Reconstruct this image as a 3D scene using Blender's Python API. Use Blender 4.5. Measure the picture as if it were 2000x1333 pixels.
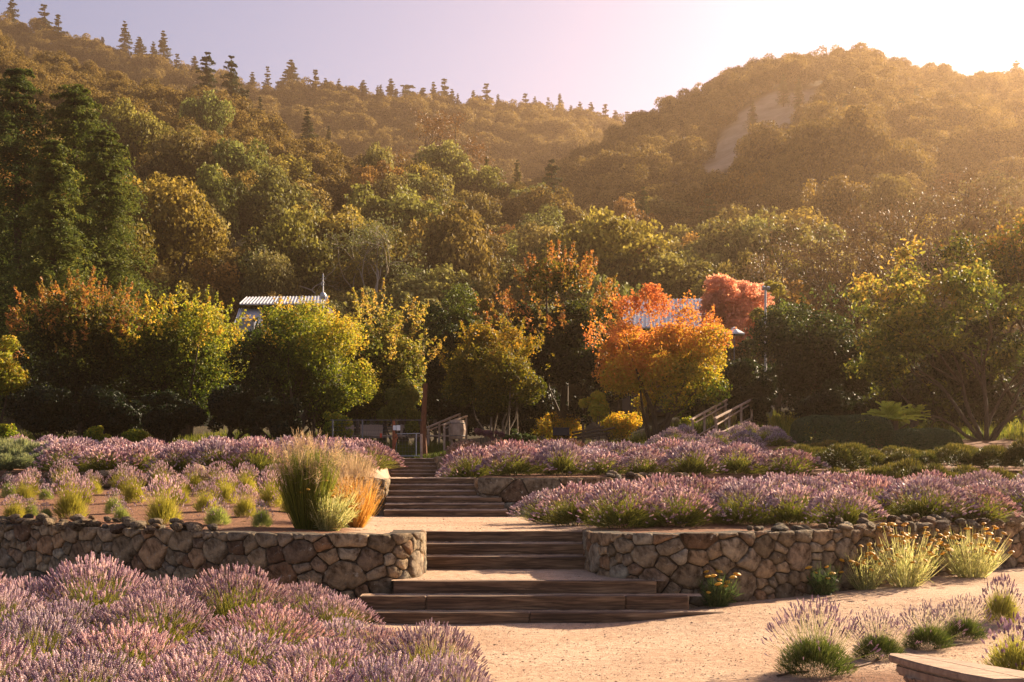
import bpy, math, random
import numpy as np
from mathutils import Vector

for o in list(bpy.data.objects):
    bpy.data.objects.remove(o)
SC = bpy.context.scene
COL = SC.collection
rng = np.random.default_rng(11)
R = random.Random(5)

# ------------------------------------------------------------------ camera
F, YH, H = 2400.0, 945.0, 1.56          # focal length in px of the 2000 px wide photo, horizon row, eye height
cam = bpy.data.cameras.new('camera')
cam.lens = F / 2000 * 36
cam.sensor_width = 36
cam.shift_y = (YH - 666.5) / 2000
cam.clip_start = 0.1
cam.clip_end = 6000
co = bpy.data.objects.new('camera', cam)
COL.objects.link(co)
co.location = (0, 0, H)
co.rotation_euler = (math.radians(90), 0, 0)
SC.camera = co

# ------------------------------------------------------------------ sky, sun, exposure
SUN_AZ, SUN_EL = math.radians(47), math.radians(26)
w = bpy.data.worlds.new('World')
SC.world = w
w.use_nodes = True
wn, wl = w.node_tree.nodes, w.node_tree.links
wn.clear()
sky = wn.new('ShaderNodeTexSky')
sky.sky_type = 'NISHITA'
sky.sun_disc = False
sky.sun_elevation = SUN_EL
sky.sun_rotation = SUN_AZ
sky.altitude = 100
sky.air_density = 1.0
sky.dust_density = 1.5
sky.ozone_density = 1.0
tint = wn.new('ShaderNodeMix')
tint.data_type = 'RGBA'
tint.blend_type = 'MULTIPLY'
tint.inputs[0].default_value = 1.0
tint.inputs[7].default_value = (1.12, 0.88, 0.90, 1)
bg = wn.new('ShaderNodeBackground')
bg.inputs[1].default_value = 0.05
wo = wn.new('ShaderNodeOutputWorld')
wl.new(sky.outputs[0], tint.inputs[6])
wl.new(tint.outputs[2], bg.inputs[0])
wl.new(bg.outputs[0], wo.inputs[0])

sl = bpy.data.lights.new('sun', 'SUN')
sl.energy = 5.0
sl.angle = math.radians(0.55)
sl.color = (1.0, 0.80, 0.56)
so = bpy.data.objects.new('sun', sl)
COL.objects.link(so)
SDIR = Vector((math.sin(SUN_AZ) * math.cos(SUN_EL), math.cos(SUN_AZ) * math.cos(SUN_EL), math.sin(SUN_EL)))
so.rotation_euler = SDIR.to_track_quat('Z', 'Y').to_euler()
so.location = (40, 40, 60)

SC.view_settings.view_transform = 'Standard'
SC.view_settings.look = 'None'
SC.view_settings.exposure = 1.75
SC.view_settings.gamma = 1
SC.view_settings.use_curve_mapping = False
SC.render.engine = 'CYCLES'
cy = SC.cycles
cy.use_denoising = True
cy.max_bounces = 4
cy.diffuse_bounces = 1
cy.glossy_bounces = 1
cy.transmission_bounces = 3
cy.transparent_max_bounces = 4
cy.volume_bounces = 0
cy.sample_clamp_indirect = 4
cy.caustics_reflective = False
cy.caustics_refractive = False

# ------------------------------------------------------------------ helpers
def WX(px, D): return (px - 1000) * D / F
def P(px, py, D): return ((px - 1000) * D / F, D, H - (py - YH) * D / F)
def ZY(py, D): return H - (py - YH) * D / F

def tag(o, label=None, cat=None, group=None, kind=None):
    if label: o['label'] = label
    if cat: o['category'] = cat
    if group: o['group'] = group
    if kind: o['kind'] = kind
    return o

def link(o, parent=None):
    COL.objects.link(o)
    if parent is not None: o.parent = parent
    return o

def empty(name, loc=(0, 0, 0), rz=0.0, parent=None):
    o = bpy.data.objects.new(name, None)
    o.empty_display_size = 0.2
    o.location = loc
    o.rotation_euler = (0, 0, rz)
    return link(o, parent)

def mesh_from(name, V, faces, mat=None, tone=None, smooth=False):
    """V (n,3); faces = list of int arrays of shape (m,k)"""
    V = np.asarray(V, dtype=np.float32)
    faces = [np.asarray(f, dtype=np.int32) for f in faces if len(f)]
    me = bpy.data.meshes.new(name)
    me.vertices.add(len(V))
    me.vertices.foreach_set('co', V.ravel())
    loops = np.concatenate([f.ravel() for f in faces])
    tot = np.concatenate([np.full(len(f), f.shape[1], np.int32) for f in faces])
    st = np.concatenate([[0], np.cumsum(tot)[:-1]]).astype(np.int32)
    me.loops.add(len(loops))
    me.loops.foreach_set('vertex_index', loops)
    me.polygons.add(len(tot))
    me.polygons.foreach_set('loop_start', st)
    me.update(calc_edges=True)
    me.validate()
    me.polygons.foreach_set('use_smooth', np.full(len(me.polygons), smooth, dtype=bool))
    if tone is not None and len(tone) == len(me.polygons):
        at = me.attributes.new('tone', 'FLOAT', 'FACE')
        at.data.foreach_set('value', np.asarray(tone, dtype=np.float32))
    if mat is not None: me.materials.append(mat)
    return me

def obj(name, me, parent=None, loc=None):
    o = bpy.data.objects.new(name, me)
    if loc is not None: o.location = loc
    return link(o, parent)

class MB:
    """collects geometry for one mesh"""
    def __init__(s): s.V, s.Q, s.T, s.tq, s.tt, s.n = [], [], [], [], [], 0
    def add(s, V, Q=None, T=None, tone=0.5):
        V = np.asarray(V, dtype=float).reshape(-1, 3)
        if Q is not None and len(Q):
            Q = np.asarray(Q, dtype=int); s.Q.append(Q + s.n)
            s.tq.append(np.broadcast_to(np.asarray(tone, float), (len(Q),)))
        if T is not None and len(T):
            T = np.asarray(T, dtype=int); s.T.append(T + s.n)
            s.tt.append(np.broadcast_to(np.asarray(tone, float), (len(T),)))
        s.V.append(V); s.n += len(V)
        return s
    def box(s, c, d, rz=0.0, tone=0.5, jit=0.0):
        x, y, z = d[0] / 2, d[1] / 2, d[2] / 2
        V = np.array([(i * x, j * y, k * z) for k in (-1, 1) for j in (-1, 1) for i in (-1, 1)], float)
        if jit: V += rng.normal(0, jit, V.shape)
        ca, sa = math.cos(rz), math.sin(rz)
        V = np.stack([V[:, 0] * ca - V[:, 1] * sa + c[0], V[:, 0] * sa + V[:, 1] * ca + c[1], V[:, 2] + c[2]], 1)
        return s.add(V, [(0, 2, 3, 1), (4, 5, 7, 6), (0, 1, 5, 4), (2, 6, 7, 3), (0, 4, 6, 2), (1, 3, 7, 5)], tone=tone)
    def tube(s, pts, rad, n=5, tone=0.5, cap=True):
        pts = np.asarray(pts, float); m = len(pts)
        rad = np.broadcast_to(np.asarray(rad, float), (m,))
        tan = np.gradient(pts, axis=0)
        tan /= np.linalg.norm(tan, axis=1)[:, None] + 1e-9
        ref = np.array([0, 0, 1.0]) if abs(tan[0, 2]) < 0.9 else np.array([1.0, 0, 0])
        a = np.cross(tan, ref); a /= np.linalg.norm(a, axis=1)[:, None] + 1e-9
        b = np.cross(tan, a)
        th = np.arange(n) * 2 * math.pi / n
        V = pts[:, None, :] + rad[:, None, None] * (np.cos(th)[None, :, None] * a[:, None, :] + np.sin(th)[None, :, None] * b[:, None, :])
        i = np.arange(m - 1)[:, None]; j = np.arange(n)[None, :]
        Q = np.stack([i * n + j, i * n + (j + 1) % n, (i + 1) * n + (j + 1) % n, (i + 1) * n + j], -1).reshape(-1, 4)
        s.add(V.reshape(-1, 3), Q, tone=tone)
        if cap:
            k = s.n - n
            s.T.append(np.array([(k, k + t, k + t + 1) for t in range(1, n - 1)])); s.tt.append(np.full(n - 2, float(np.mean(tone))))
        return s
    def mesh(s, name, mat=None, smooth=False):
        fs, tn = [], []
        if s.Q: fs.append(np.concatenate(s.Q)); tn.append(np.concatenate(s.tq))
        if s.T: fs.append(np.concatenate(s.T)); tn.append(np.concatenate(s.tt))
        return mesh_from(name, np.concatenate(s.V), fs, mat, np.concatenate(tn), smooth)
    def build(s, name, mat=None, parent=None, smooth=False, loc=None):
        return obj(name, s.mesh(name, mat, smooth), parent, loc)

def copy_tree(o, parent=None):
    c = o.copy(); COL.objects.link(c)
    if parent is not None: c.parent = parent
    for ch in [x for x in o.children]: copy_tree(ch, c)
    return c

def unit(v): return v / (np.linalg.norm(v, axis=-1, keepdims=True) + 1e-9)

def leaf_quads(mb, pts, nrm, size, tone, aspect=0.5, spread=0.9, droop=0.0):
    """rhombic leaves at pts, roughly facing nrm"""
    n = len(pts)
    size = np.broadcast_to(np.asarray(size, float), (n,))
    nn = unit(nrm + rng.normal(0, spread, (n, 3)))
    d = unit(np.cross(nn, rng.normal(0, 1, (n, 3))))
    if droop: d = unit(d + np.array([0, 0, -droop]))
    sd = unit(np.cross(nn, d))
    L = size[:, None] * 0.5
    W = L * aspect
    fold = nn * L * 0.18
    V = np.stack([pts - d * L, pts + sd * W + fold, pts + d * L, pts - sd * W + fold], 1).reshape(-1, 3)
    Q = np.arange(4 * n).reshape(-1, 4)
    mb.add(V, Q, tone=tone)

def blades(mb, base, tip, width, tone, bend=0.15, seg=2):
    """thin tapering blades from base to tip, each bent"""
    n = len(base)
    d = tip - base
    L = np.linalg.norm(d, axis=1)
    side = unit(np.cross(d, rng.normal(0, 1, (n, 3))))
    off = unit(np.cross(d, side)) * (L * bend)[:, None] * rng.uniform(-1, 1, (n, 1))
    ws = np.broadcast_to(np.asarray(width, float), (n,))[:, None]
    ts = np.linspace(0, 1, seg + 1)
    rows = []
    for t in ts:
        c = base + d * t + off * (t * (1 - t) * 2)
        wd = ws * (1 - 0.75 * t)
        rows.append(c - side * wd / 2); rows.append(c + side * wd / 2)
    V = np.stack(rows, 1)                       # n, 2*(seg+1), 3
    m = 2 * (seg + 1)
    Q = []
    for k in range(seg):
        i = np.arange(n) * m + 2 * k
        Q.append(np.stack([i, i + 1, i + 3, i + 2], 1))
    mb.add(V.reshape(-1, 3), np.concatenate(Q), tone=np.tile(np.broadcast_to(np.asarray(tone, float), (n,)), seg))

# ------------------------------------------------------------------ materials
def new_mat(name):
    m = bpy.data.materials.new(name); m.use_nodes = True
    nt = m.node_tree; nt.nodes.clear()
    out = nt.nodes.new('ShaderNodeOutputMaterial')
    return m, nt, out

def N(nt, typ, **kw):
    n = nt.nodes.new(typ)
    for k, v in kw.items(): setattr(n, k, v)
    return n

def ramp(nt, stops, fac):
    r = N(nt, 'ShaderNodeValToRGB')
    e = r.color_ramp.elements
    while len(e) < len(stops): e.new(0.5)
    for i, (p, c) in enumerate(stops):
        e[i].position = p; e[i].color = (*c, 1) if len(c) == 3 else c
    if fac is not None: nt.links.new(fac, r.inputs[0])
    return r.outputs[0]

def mixc(nt, a, b, fac, mode='MIX'):
    m = N(nt, 'ShaderNodeMix', data_type='RGBA', blend_type=mode)
    for s, v in ((0, fac), (6, a), (7, b)):
        if isinstance(v, (int, float)): m.inputs[s].default_value = v
        elif isinstance(v, tuple): m.inputs[s].default_value = (*v, 1) if len(v) == 3 else v
        else: nt.links.new(v, m.inputs[s])
    return m.outputs[2]

def noise(nt, scale, detail=3, rough=0.55, vec=None, dist=0.0):
    n = N(nt, 'ShaderNodeTexNoise')
    n.inputs['Scale'].default_value = scale
    n.inputs['Detail'].default_value = detail
    n.inputs['Roughness'].default_value = rough
    n.inputs['Distortion'].default_value = dist
    if vec is not None: nt.links.new(vec, n.inputs['Vector'])
    return n.outputs[0]

def coords(nt, kind='Object', scale=None):
    tc = N(nt, 'ShaderNodeTexCoord')
    v = tc.outputs[kind]
    if scale:
        mp = N(nt, 'ShaderNodeMapping'); mp.inputs['Scale'].default_value = scale
        nt.links.new(v, mp.inputs[0]); v = mp.outputs[0]
    return v

def leaf_mat(name, stops, trans=0.4, objcol=True, tboost=1.35, spec=0.25):
    """leaf: reflects and lets light through; hue varies leaf by leaf"""
    m, nt, out = new_mat(name)
    at = N(nt, 'ShaderNodeAttribute', attribute_name='tone')
    c = ramp(nt, stops, at.outputs['Fac'])
    if objcol:
        oi = N(nt, 'ShaderNodeObjectInfo')
        c = mixc(nt, c, oi.outputs['Color'], 1.0, 'MULTIPLY')
    d = N(nt, 'ShaderNodeBsdfPrincipled')
    d.inputs['Roughness'].default_value = 0.55
    d.inputs['Specular IOR Level'].default_value = spec
    t = N(nt, 'ShaderNodeBsdfTranslucent')
    nt.links.new(c, d.inputs['Base Color'])
    tc = mixc(nt, c, (tboost, tboost * 1.0, tboost * 0.75), 1.0, 'MULTIPLY')
    nt.links.new(tc, t.inputs['Color'])
    mx = N(nt, 'ShaderNodeMixShader'); mx.inputs[0].default_value = trans
    nt.links.new(d.outputs[0], mx.inputs[1]); nt.links.new(t.outputs[0], mx.inputs[2])
    nt.links.new(mx.outputs[0], out.inputs[0])
    return m

def solid_mat(name, c1, c2, scale=8, rough=0.85, bump=0.3, bscale=None, vscale=None, metal=0.0, kind='Object', objrand=0.0, detail=4):
    m, nt, out = new_mat(name)
    v = coords(nt, kind, vscale)
    f = noise(nt, scale, detail, 0.6, v)
    c = ramp(nt, [(0.3, c1), (0.7, c2)], f)
    if objrand:
        oi = N(nt, 'ShaderNodeObjectInfo')
        c = mixc(nt, c, ramp(nt, [(0.0, (1 - objrand,) * 3), (0.35, (1, 0.97, 0.93)), (0.7, (1 - objrand * .4, 1 - objrand * .6, 1 - objrand * .8)), (1.0, (1 + objrand * .6, 1 + objrand * .45, 1 + objrand * .3))], oi.outputs['Random']), 1.0, 'MULTIPLY')
    b = N(nt, 'ShaderNodeBsdfPrincipled')
    b.inputs['Roughness'].default_value = rough
    b.inputs['Metallic'].default_value = metal
    b.inputs['Specular IOR Level'].default_value = 0.3
    nt.links.new(c, b.inputs['Base Color'])
    if bump:
        bp = N(nt, 'ShaderNodeBump'); bp.inputs['Strength'].default_value = bump; bp.inputs['Distance'].default_value = 0.02
        nt.links.new(noise(nt, bscale or scale * 4, 5, 0.65, v), bp.inputs['Height'])
        nt.links.new(bp.outputs[0], b.inputs['Normal'])
    nt.links.new(b.outputs[0], out.inputs[0])
    return m

M = {}
M['oak'] = leaf_mat('oak_leaves', [(0, (.022, .024, .007)), (.35, (.12, .10, .03)), (.65, (.27, .215, .066)), (1, (.44, .35, .12))], .3, spec=.06)
M['conifer'] = leaf_mat('conifer_needles', [(0, (.018, .034, .012)), (.5, (.045, .065, .02)), (1, (.10, .10, .028))], .22)
M['redwood'] = leaf_mat('redwood_needles', [(0, (.02, .04, .012)), (.5, (.085, .11, .03)), (.85, (.20, .20, .05)), (1, (.36, .22, .05))], .35, spec=.08)
M['maple_orange'] = leaf_mat('orange_maple_leaves', [(0, (.10, .15, .015)), (.3, (.42, .33, .03)), (.6, (.58, .27, .04)), (1, (.60, .19, .07))], .5)
M['maple_red'] = leaf_mat('red_maple_leaves', [(0, (.50, .24, .08)), (.4, (.74, .30, .18)), (1, (.88, .46, .36))], .5)
M['maple_yellow'] = leaf_mat('yellow_maple_leaves', [(0, (.009, .018, .004)), (.38, (.09, .13, .013)), (.7, (.36, .34, .035)), (1, (.60, .36, .05))], .5)
M['maple_dark'] = leaf_mat('bronze_maple_leaves', [(0, (.007, .012, .004)), (.42, (.04, .055, .010)), (.7, (.20, .17, .025)), (1, (.44, .17, .05))], .42)  # darkest stops lowered to paint deep shade into the crown
M['evergreen'] = leaf_mat('evergreen_leaves', [(0, (.007, .013, .005)), (.5, (.028, .045, .012)), (1, (.17, .19, .045))], .3)  # low stops kept near black, shade put into the leaf colour
M['olive'] = leaf_mat('olive_leaves', [(0, (.06, .075, .03)), (.6, (.14, .14, .05)), (1, (.28, .24, .09))], .4)
M['persimmon'] = leaf_mat('yellowing_leaves', [(0, (.012, .022, .006)), (.45, (.09, .115, .018)), (.8, (.34, .30, .05)), (1, (.5, .30, .07))], .45)
M['twigs'] = leaf_mat('bare_twigs', [(0, (.10, .06, .035)), (1, (.26, .16, .07))], .15)
M['palm'] = leaf_mat('cycad_fronds', [(0, (.30, .36, .05)), (1, (.62, .62, .12))], .5)
M['hedge'] = leaf_mat('hedge_leaves', [(0, (.03, .055, .02)), (1, (.09, .135, .045))], .2)
M['cushion'] = leaf_mat('cushion_foliage', [(0, (.018, .03, .009)), (.6, (.05, .06, .015)), (1, (.20, .165, .05))], .3)
M['grey_foliage'] = leaf_mat('grey_green_foliage', [(0, (.09, .12, .05)), (.6, (.20, .23, .11)), (1, (.34, .34, .18))], .35)
M['lav_leaf'] = leaf_mat('lavender_leaves', [(0, (.022, .036, .012)), (.5, (.11, .13, .035)), (1, (.38, .34, .09))], .4)
M['lav_flower'] = leaf_mat('lavender_flowers', [(0, (.23, .14, .21)), (.5, (.50, .37, .46)), (1, (.80, .66, .70))], .38)
M['lav_faded'] = leaf_mat('faded_lavender_flowers', [(0, (.18, .10, .08)), (1, (.42, .27, .22))], .35)
M['grass'] = leaf_mat('green_grass_blades', [(0, (.04, .065, .012)), (.6, (.20, .21, .03)), (1, (.42, .34, .07))], .45)
M['plume'] = leaf_mat('grass_plumes', [(0, (.28, .18, .12)), (1, (.56, .40, .27))], .4)
M['amber_grass'] = leaf_mat('amber_grass_blades', [(0, (.35, .16, .03)), (.5, (.58, .30, .06)), (1, (.7, .42, .16))], .5)
M['yarrow_leaf'] = leaf_mat('yarrow_stems', [(0, (.10, .14, .04)), (.4, (.36, .36, .13)), (1, (.74, .66, .36))], .45)
M['yarrow_dark'] = leaf_mat('yarrow_green_leaves', [(0, (.04, .08, .03)), (1, (.12, .17, .05))], .3)
M['yarrow_head'] = leaf_mat('yarrow_heads', [(0, (.55, .26, .02)), (1, (.78, .44, .05))], .2)
M['purple_shrub'] = leaf_mat('purple_shrub_leaves', [(0, (.05, .02, .025)), (1, (.22, .09, .12))], .3)
M['bark'] = solid_mat('bark', (.035, .024, .016), (.10, .07, .045), 6, .9, .6, vscale=(6, 6, 1))
M['pale_bark'] = solid_mat('pale_bark', (.07, .05, .035), (.20, .15, .10), 5, .9, .5, vscale=(5, 5, 1))
M['pale_limb'] = solid_mat('pale_limb_bark', (.25, .2, .14), (.45, .36, .26), 4, .9, .3)
M['red_bark'] = solid_mat('red_bark', (.09, .03, .015), (.22, .09, .04), 6, .9, .6, vscale=(6, 6, 1))
M['metal_roof'] = solid_mat('standing_seam_roof', (.52, .53, .55), (.62, .62, .63), 2, .45, 0.05, metal=.3)
M['wall_dark'] = solid_mat('dark_timber_siding', (.05, .035, .025), (.09, .06, .04), 6, .8, .3)
M['wall_pale'] = solid_mat('pale_siding', (.26, .25, .24), (.34, .33, .32), 3, .8, .1)
M['white'] = solid_mat('white_canvas', (.74, .72, .70), (.82, .8, .78), 2, .8, .05)
M['black'] = solid_mat('black_panel', (.008, .008, .008), (.014, .014, .014), 3, .6, 0)
M['rust'] = solid_mat('rusted_steel', (.20, .05, .025), (.38, .12, .05), 9, .8, .4)
M['iron'] = solid_mat('grey_iron', (.10, .10, .10), (.2, .2, .2), 9, .5, .1, metal=.6)
M['galv'] = solid_mat('galvanised_steel', (.42, .42, .42), (.55, .55, .55), 12, .5, .05, metal=.4)
M['concrete'] = solid_mat('concrete', (.30, .27, .22), (.42, .38, .32), 14, .9, .3)
M['rail_wood'] = solid_mat('weathered_rail_wood', (.26, .17, .12), (.50, .36, .27), 5, .85, .4, vscale=(1, 1, 1))
M['red_paint'] = solid_mat('red_plastic', (.5, .06, .03), (.6, .08, .04), 5, .5, 0)
M['hose'] = solid_mat('drip_hose', (.10, .06, .035), (.2, .12, .07), 12, .8, .2)
M['pebble'] = solid_mat('pebbles', (.16, .10, .065), (.45, .31, .21), 3, .9, .3, objrand=0)

def timber_mat():
    m, nt, out = new_mat('weathered_timber')
    v = coords(nt, 'Object', (1.1, 14, 17))
    oi = N(nt, 'ShaderNodeObjectInfo')
    add = N(nt, 'ShaderNodeVectorMath', operation='ADD')
    cb = N(nt, 'ShaderNodeCombineXYZ')
    mu = N(nt, 'ShaderNodeMath', operation='MULTIPLY'); mu.inputs[1].default_value = 37
    nt.links.new(oi.outputs['Random'], mu.inputs[0]); nt.links.new(mu.outputs[0], cb.inputs[0])
    nt.links.new(v, add.inputs[0]); nt.links.new(cb.outputs[0], add.inputs[1])
    f = noise(nt, 1.6, 6, 0.62, add.outputs[0], 0.6)
    f2 = noise(nt, 0.7, 3, 0.5, coords(nt, 'Object', (1.3, 2, 2)))
    c = ramp(nt, [(.30, (.03, .016, .009)), (.45, (.10, .058, .03)), (.58, (.22, .135, .075)), (.75, (.38, .26, .16))], f)
    c = mixc(nt, c, ramp(nt, [(.35, (.55, .45, .40)), (.65, (1.15, 1.1, 1.0))], f2), 1.0, 'MULTIPLY')
    b = N(nt, 'ShaderNodeBsdfPrincipled'); b.inputs['Roughness'].default_value = .85
    nt.links.new(c, b.inputs['Base Color'])
    bp = N(nt, 'ShaderNodeBump'); bp.inputs['Strength'].default_value = .8; bp.inputs['Distance'].default_value = .012
    nt.links.new(f, bp.inputs['Height']); nt.links.new(bp.outputs[0], b.inputs['Normal'])
    nt.links.new(b.outputs[0], out.inputs[0])
    return m
M['timber'] = timber_mat()

def stone_mat():
    m, nt, out = new_mat('fieldstone')
    v = coords(nt, 'Object')
    oi = N(nt, 'ShaderNodeObjectInfo')
    base = ramp(nt, [(0, (.14, .12, .085)), (.2, (.36, .27, .17)), (.36, (.22, .19, .14)), (.5, (.44, .34, .22)), (.62, (.13, .08, .05)), (.76, (.38, .34, .26)), (.88, (.24, .14, .08)), (1, (.46, .31, .18))], oi.outputs['Random'])
    f = noise(nt, 5.5, 6, .68, v, .4)
    c = mixc(nt, base, ramp(nt, [(.36, (.22, .17, .13)), (.5, (.85, .80, .74)), (.66, (1.45, 1.38, 1.25))], f), 1.0, 'MULTIPLY')
    lich = ramp(nt, [(.60, (0, 0, 0)), (.68, (1, 1, 1))], noise(nt, 11, 5, .7, v))
    c = mixc(nt, c, (.40, .37, .29), lich)
    b = N(nt, 'ShaderNodeBsdfPrincipled'); b.inputs['Roughness'].default_value = .92
    b.inputs['Specular IOR Level'].default_value = .2
    nt.links.new(c, b.inputs['Base Color'])
    bp = N(nt, 'ShaderNodeBump'); bp.inputs['Strength'].default_value = 1.0; bp.inputs['Distance'].default_value = .06
    nt.links.new(noise(nt, 16, 6, .7, v), bp.inputs['Height']); nt.links.new(bp.outputs[0], b.inputs['Normal'])
    nt.links.new(b.outputs[0], out.inputs[0])
    return m
M['stone'] = stone_mat()
M['mortar'] = solid_mat('mortar', (.035, .026, .018), (.10, .075, .05), 22, .95, .7)

def ground_mat():
    m, nt, out = new_mat('decomposed_granite_and_soil')
    v = coords(nt, 'Object')
    at = N(nt, 'ShaderNodeAttribute', attribute_name='bed')
    fine = noise(nt, 60, 6, .8, v)
    mid = noise(nt, 9, 5, .65, v)
    big = noise(nt, .7, 4, .55, v)
    g = ramp(nt, [(.28, (.17, .11, .07)), (.42, (.46, .33, .23)), (.58, (.62, .47, .35)), (.76, (.78, .64, .52))], fine)
    g = mixc(nt, g, ramp(nt, [(.35, (.82, .76, .72)), (.6, (1.05, 1.03, 1.0))], mid), 1.0, 'MULTIPLY')
    g = mixc(nt, g, ramp(nt, [(.35, (.86, .78, .72)), (.62, (1.04, 1.02, 1.0))], big), 1.0, 'MULTIPLY')
    s = ramp(nt, [(.32, (.10, .05, .03)), (.5, (.24, .125, .075)), (.7, (.38, .21, .13))], fine)
    s = mixc(nt, s, ramp(nt, [(.35, (.7, .66, .62)), (.65, (1.1, 1.08, 1.05))], mid), 1.0, 'MULTIPLY')
    c = mixc(nt, g, s, at.outputs['Fac'])
    lt = N(nt, 'ShaderNodeAttribute', attribute_name='tree_shade')
    c = mixc(nt, c, ramp(nt, [(.32, (.02, .015, .008)), (.5, (.06, .045, .02)), (.75, (.14, .10, .045))], fine), lt.outputs['Fac'])  # dark brown painted in for the shade under the trees
    b = N(nt, 'ShaderNodeBsdfPrincipled'); b.inputs['Roughness'].default_value = .95
    b.inputs['Specular IOR Level'].default_value = .15
    nt.links.new(c, b.inputs['Base Color'])
    bp = N(nt, 'ShaderNodeBump'); bp.inputs['Strength'].default_value = .9; bp.inputs['Distance'].default_value = .02
    nt.links.new(fine, bp.inputs['Height'])
    bp2 = N(nt, 'ShaderNodeBump'); bp2.inputs['Strength'].default_value = .6; bp2.inputs['Distance'].default_value = .05
    nt.links.new(mid, bp2.inputs['Height']); nt.links.new(bp.outputs[0], bp2.inputs['Normal'])
    nt.links.new(bp2.outputs[0], b.inputs['Normal'])
    nt.links.new(b.outputs[0], out.inputs[0])
    return m
M['ground'] = ground_mat()

def hill_mat(name, c1, c2, bare=None):
    m, nt, out = new_mat(name)
    v = coords(nt, 'Object')
    f = noise(nt, .5, 6, .75, v)
    c = ramp(nt, [(.35, c1), (.65, c2)], f)
    if bare:
        at = N(nt, 'ShaderNodeAttribute', attribute_name='bed')
        c = mixc(nt, c, ramp(nt, [(.3, bare[0]), (.7, bare[1])], noise(nt, .25, 5, .7, v)), at.outputs['Fac'])
    b = N(nt, 'ShaderNodeBsdfPrincipled'); b.inputs['Roughness'].default_value = .95
    b.inputs['Specular IOR Level'].default_value = .1
    nt.links.new(c, b.inputs['Base Color'])
    bp = N(nt, 'ShaderNodeBump'); bp.inputs['Strength'].default_value = 1.0; bp.inputs['Distance'].default_value = 1.0
    nt.links.new(f, bp.inputs['Height']); nt.links.new(bp.outputs[0], b.inputs['Normal'])
    nt.links.new(b.outputs[0], out.inputs[0])
    return m
M['hill'] = hill_mat('hillside_soil', (.035, .03, .014), (.08, .065, .03))
M['hill_bare'] = hill_mat('hillside_dry_grass', (.035, .03, .014), (.08, .065, .03), ((.36, .27, .18), (.52, .41, .29)))

# ------------------------------------------------------------------ terrain
def ss(t):
    t = np.clip(t, 0, 1); return t * t * (3 - 2 * t)

LW1 = [(829, 16.95), (828, 15.6), (820, 15.1), (795, 14.75), (740, 14.5), (640, 14.35), (520, 14.6), (380, 15.2), (200, 16.4), (0, 18.0), (-250, 20.5), (-520, 24)]
RW1 = [(1140, 16.95), (1147, 16.0), (1165, 15.4), (1205, 14.85), (1290, 14.5), (1350, 14.5), (1500, 15.0), (1700, 16.2), (1850, 17.4), (2000, 18.8), (2300, 22), (2550, 25)]
LW2 = [(759, 26.45), (757, 25.6), (744, 25.4), (700, 25.5), (540, 25.8), (300, 26.4), (0, 27.5), (-500, 31)]
RW2 = [(926, 26.45), (930, 25.5), (1000, 25.35), (1250, 25.6), (1600, 27), (2300, 30)]
RW3 = [(847, 40.7), (862, 38.9), (915, 37.8), (1000, 37.5), (1090, 38.0)]

def front(px, path, rev):
    p = path[::-1] if rev else path
    return np.interp(px, [a for a, b in p], [b for a, b in p])

def zone0(x, y):
    z = (.13 * ss((x - .8) / 2.0) + .15 * ss((x - 2.5) / 4.5)) * ss((y - 12) / 2)
    z = z + .12 * ss((-x - 1.2) / 3) * ss((y - 11.5) / 3)
    return z + .012 * np.sin(x * 2.1 + y * .7) * np.sin(y * 1.7 - x)

def zone1(x, y, px):
    t = (y - 15) / 10.5
    return .895 + .50 * t * ss((740 - px) / 260) + .30 * t * ss((px - 1020) / 300)

def zone2(x, y, px):
    yc = [25, 26.6, 38.9, 40.45, 40.6, 50, 60, 75, 95]
    cz = np.interp(y, yc, [1.64, 1.655, 1.735, 1.735, 2.375, 2.42, 3.0, 5.0, 7.0])
    lz = np.interp(y, [25, 39, 46, 60, 75, 95], [1.68, 2.33, 2.5, 3.8, 5.6, 8.0])
    rz = np.interp(y, [25, 39, 46, 60, 75, 95], [1.66, 2.33, 2.45, 3.3, 5.2, 7.2])
    rb = np.interp(y, [25, 34, 40, 46, 55, 75, 95], [1.66, 2.1, 2.72, 3.3, 4.4, 6.2, 8.4])
    r = rz + (rb - rz) * ss((px - 1180) / 220)
    wl = ss((764 - px) / np.interp(y, [30, 38, 41, 50], [60, 12, 40, 80]))
    wr = ss((px - np.interp(y, [26, 37, 40.6, 50], [920, 900, 849, 960])) / np.interp(y, [30, 38, 41, 50], [40, 10, 20, 120]))
    return cz + (lz - cz) * wl + (r - cz) * wr

def zfun(x, y):
    x, y = np.asarray(x, float), np.asarray(y, float)
    px = 1000 + F * x / np.maximum(y, 8)
    w1 = np.where(px < 830, front(px, LW1, True), np.where(px > 1140, front(px, RW1, False), 16.87))
    w2 = np.where(px < 760, front(px, LW2, True), np.where(px > 926, front(px, RW2, False), 26.4))
    w1 = np.where((px < 750) | (px >= 1220), w1 + .2, w1 + .22)
    z = np.where(y < w1, zone0(x, y), np.where(y < w2 + .2, zone1(x, y, px), zone2(x, y, px)))
    return z

def zsoft(x, y): return float(zfun(x, y))

def on_ground(px, py, d0=4, d1=80):
    """world point where the view ray through a photo pixel first meets the ground"""
    ds = np.arange(d0, d1, .05)
    zr = ZY(py, ds); zg = zfun((px - 1000) * ds / F, ds)
    k = np.argmax(zr <= zg)
    if zr[k] > zg[k]: k = len(ds) - 1
    d = ds[k]
    return WX(px, d), d, float(zg[k])

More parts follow.
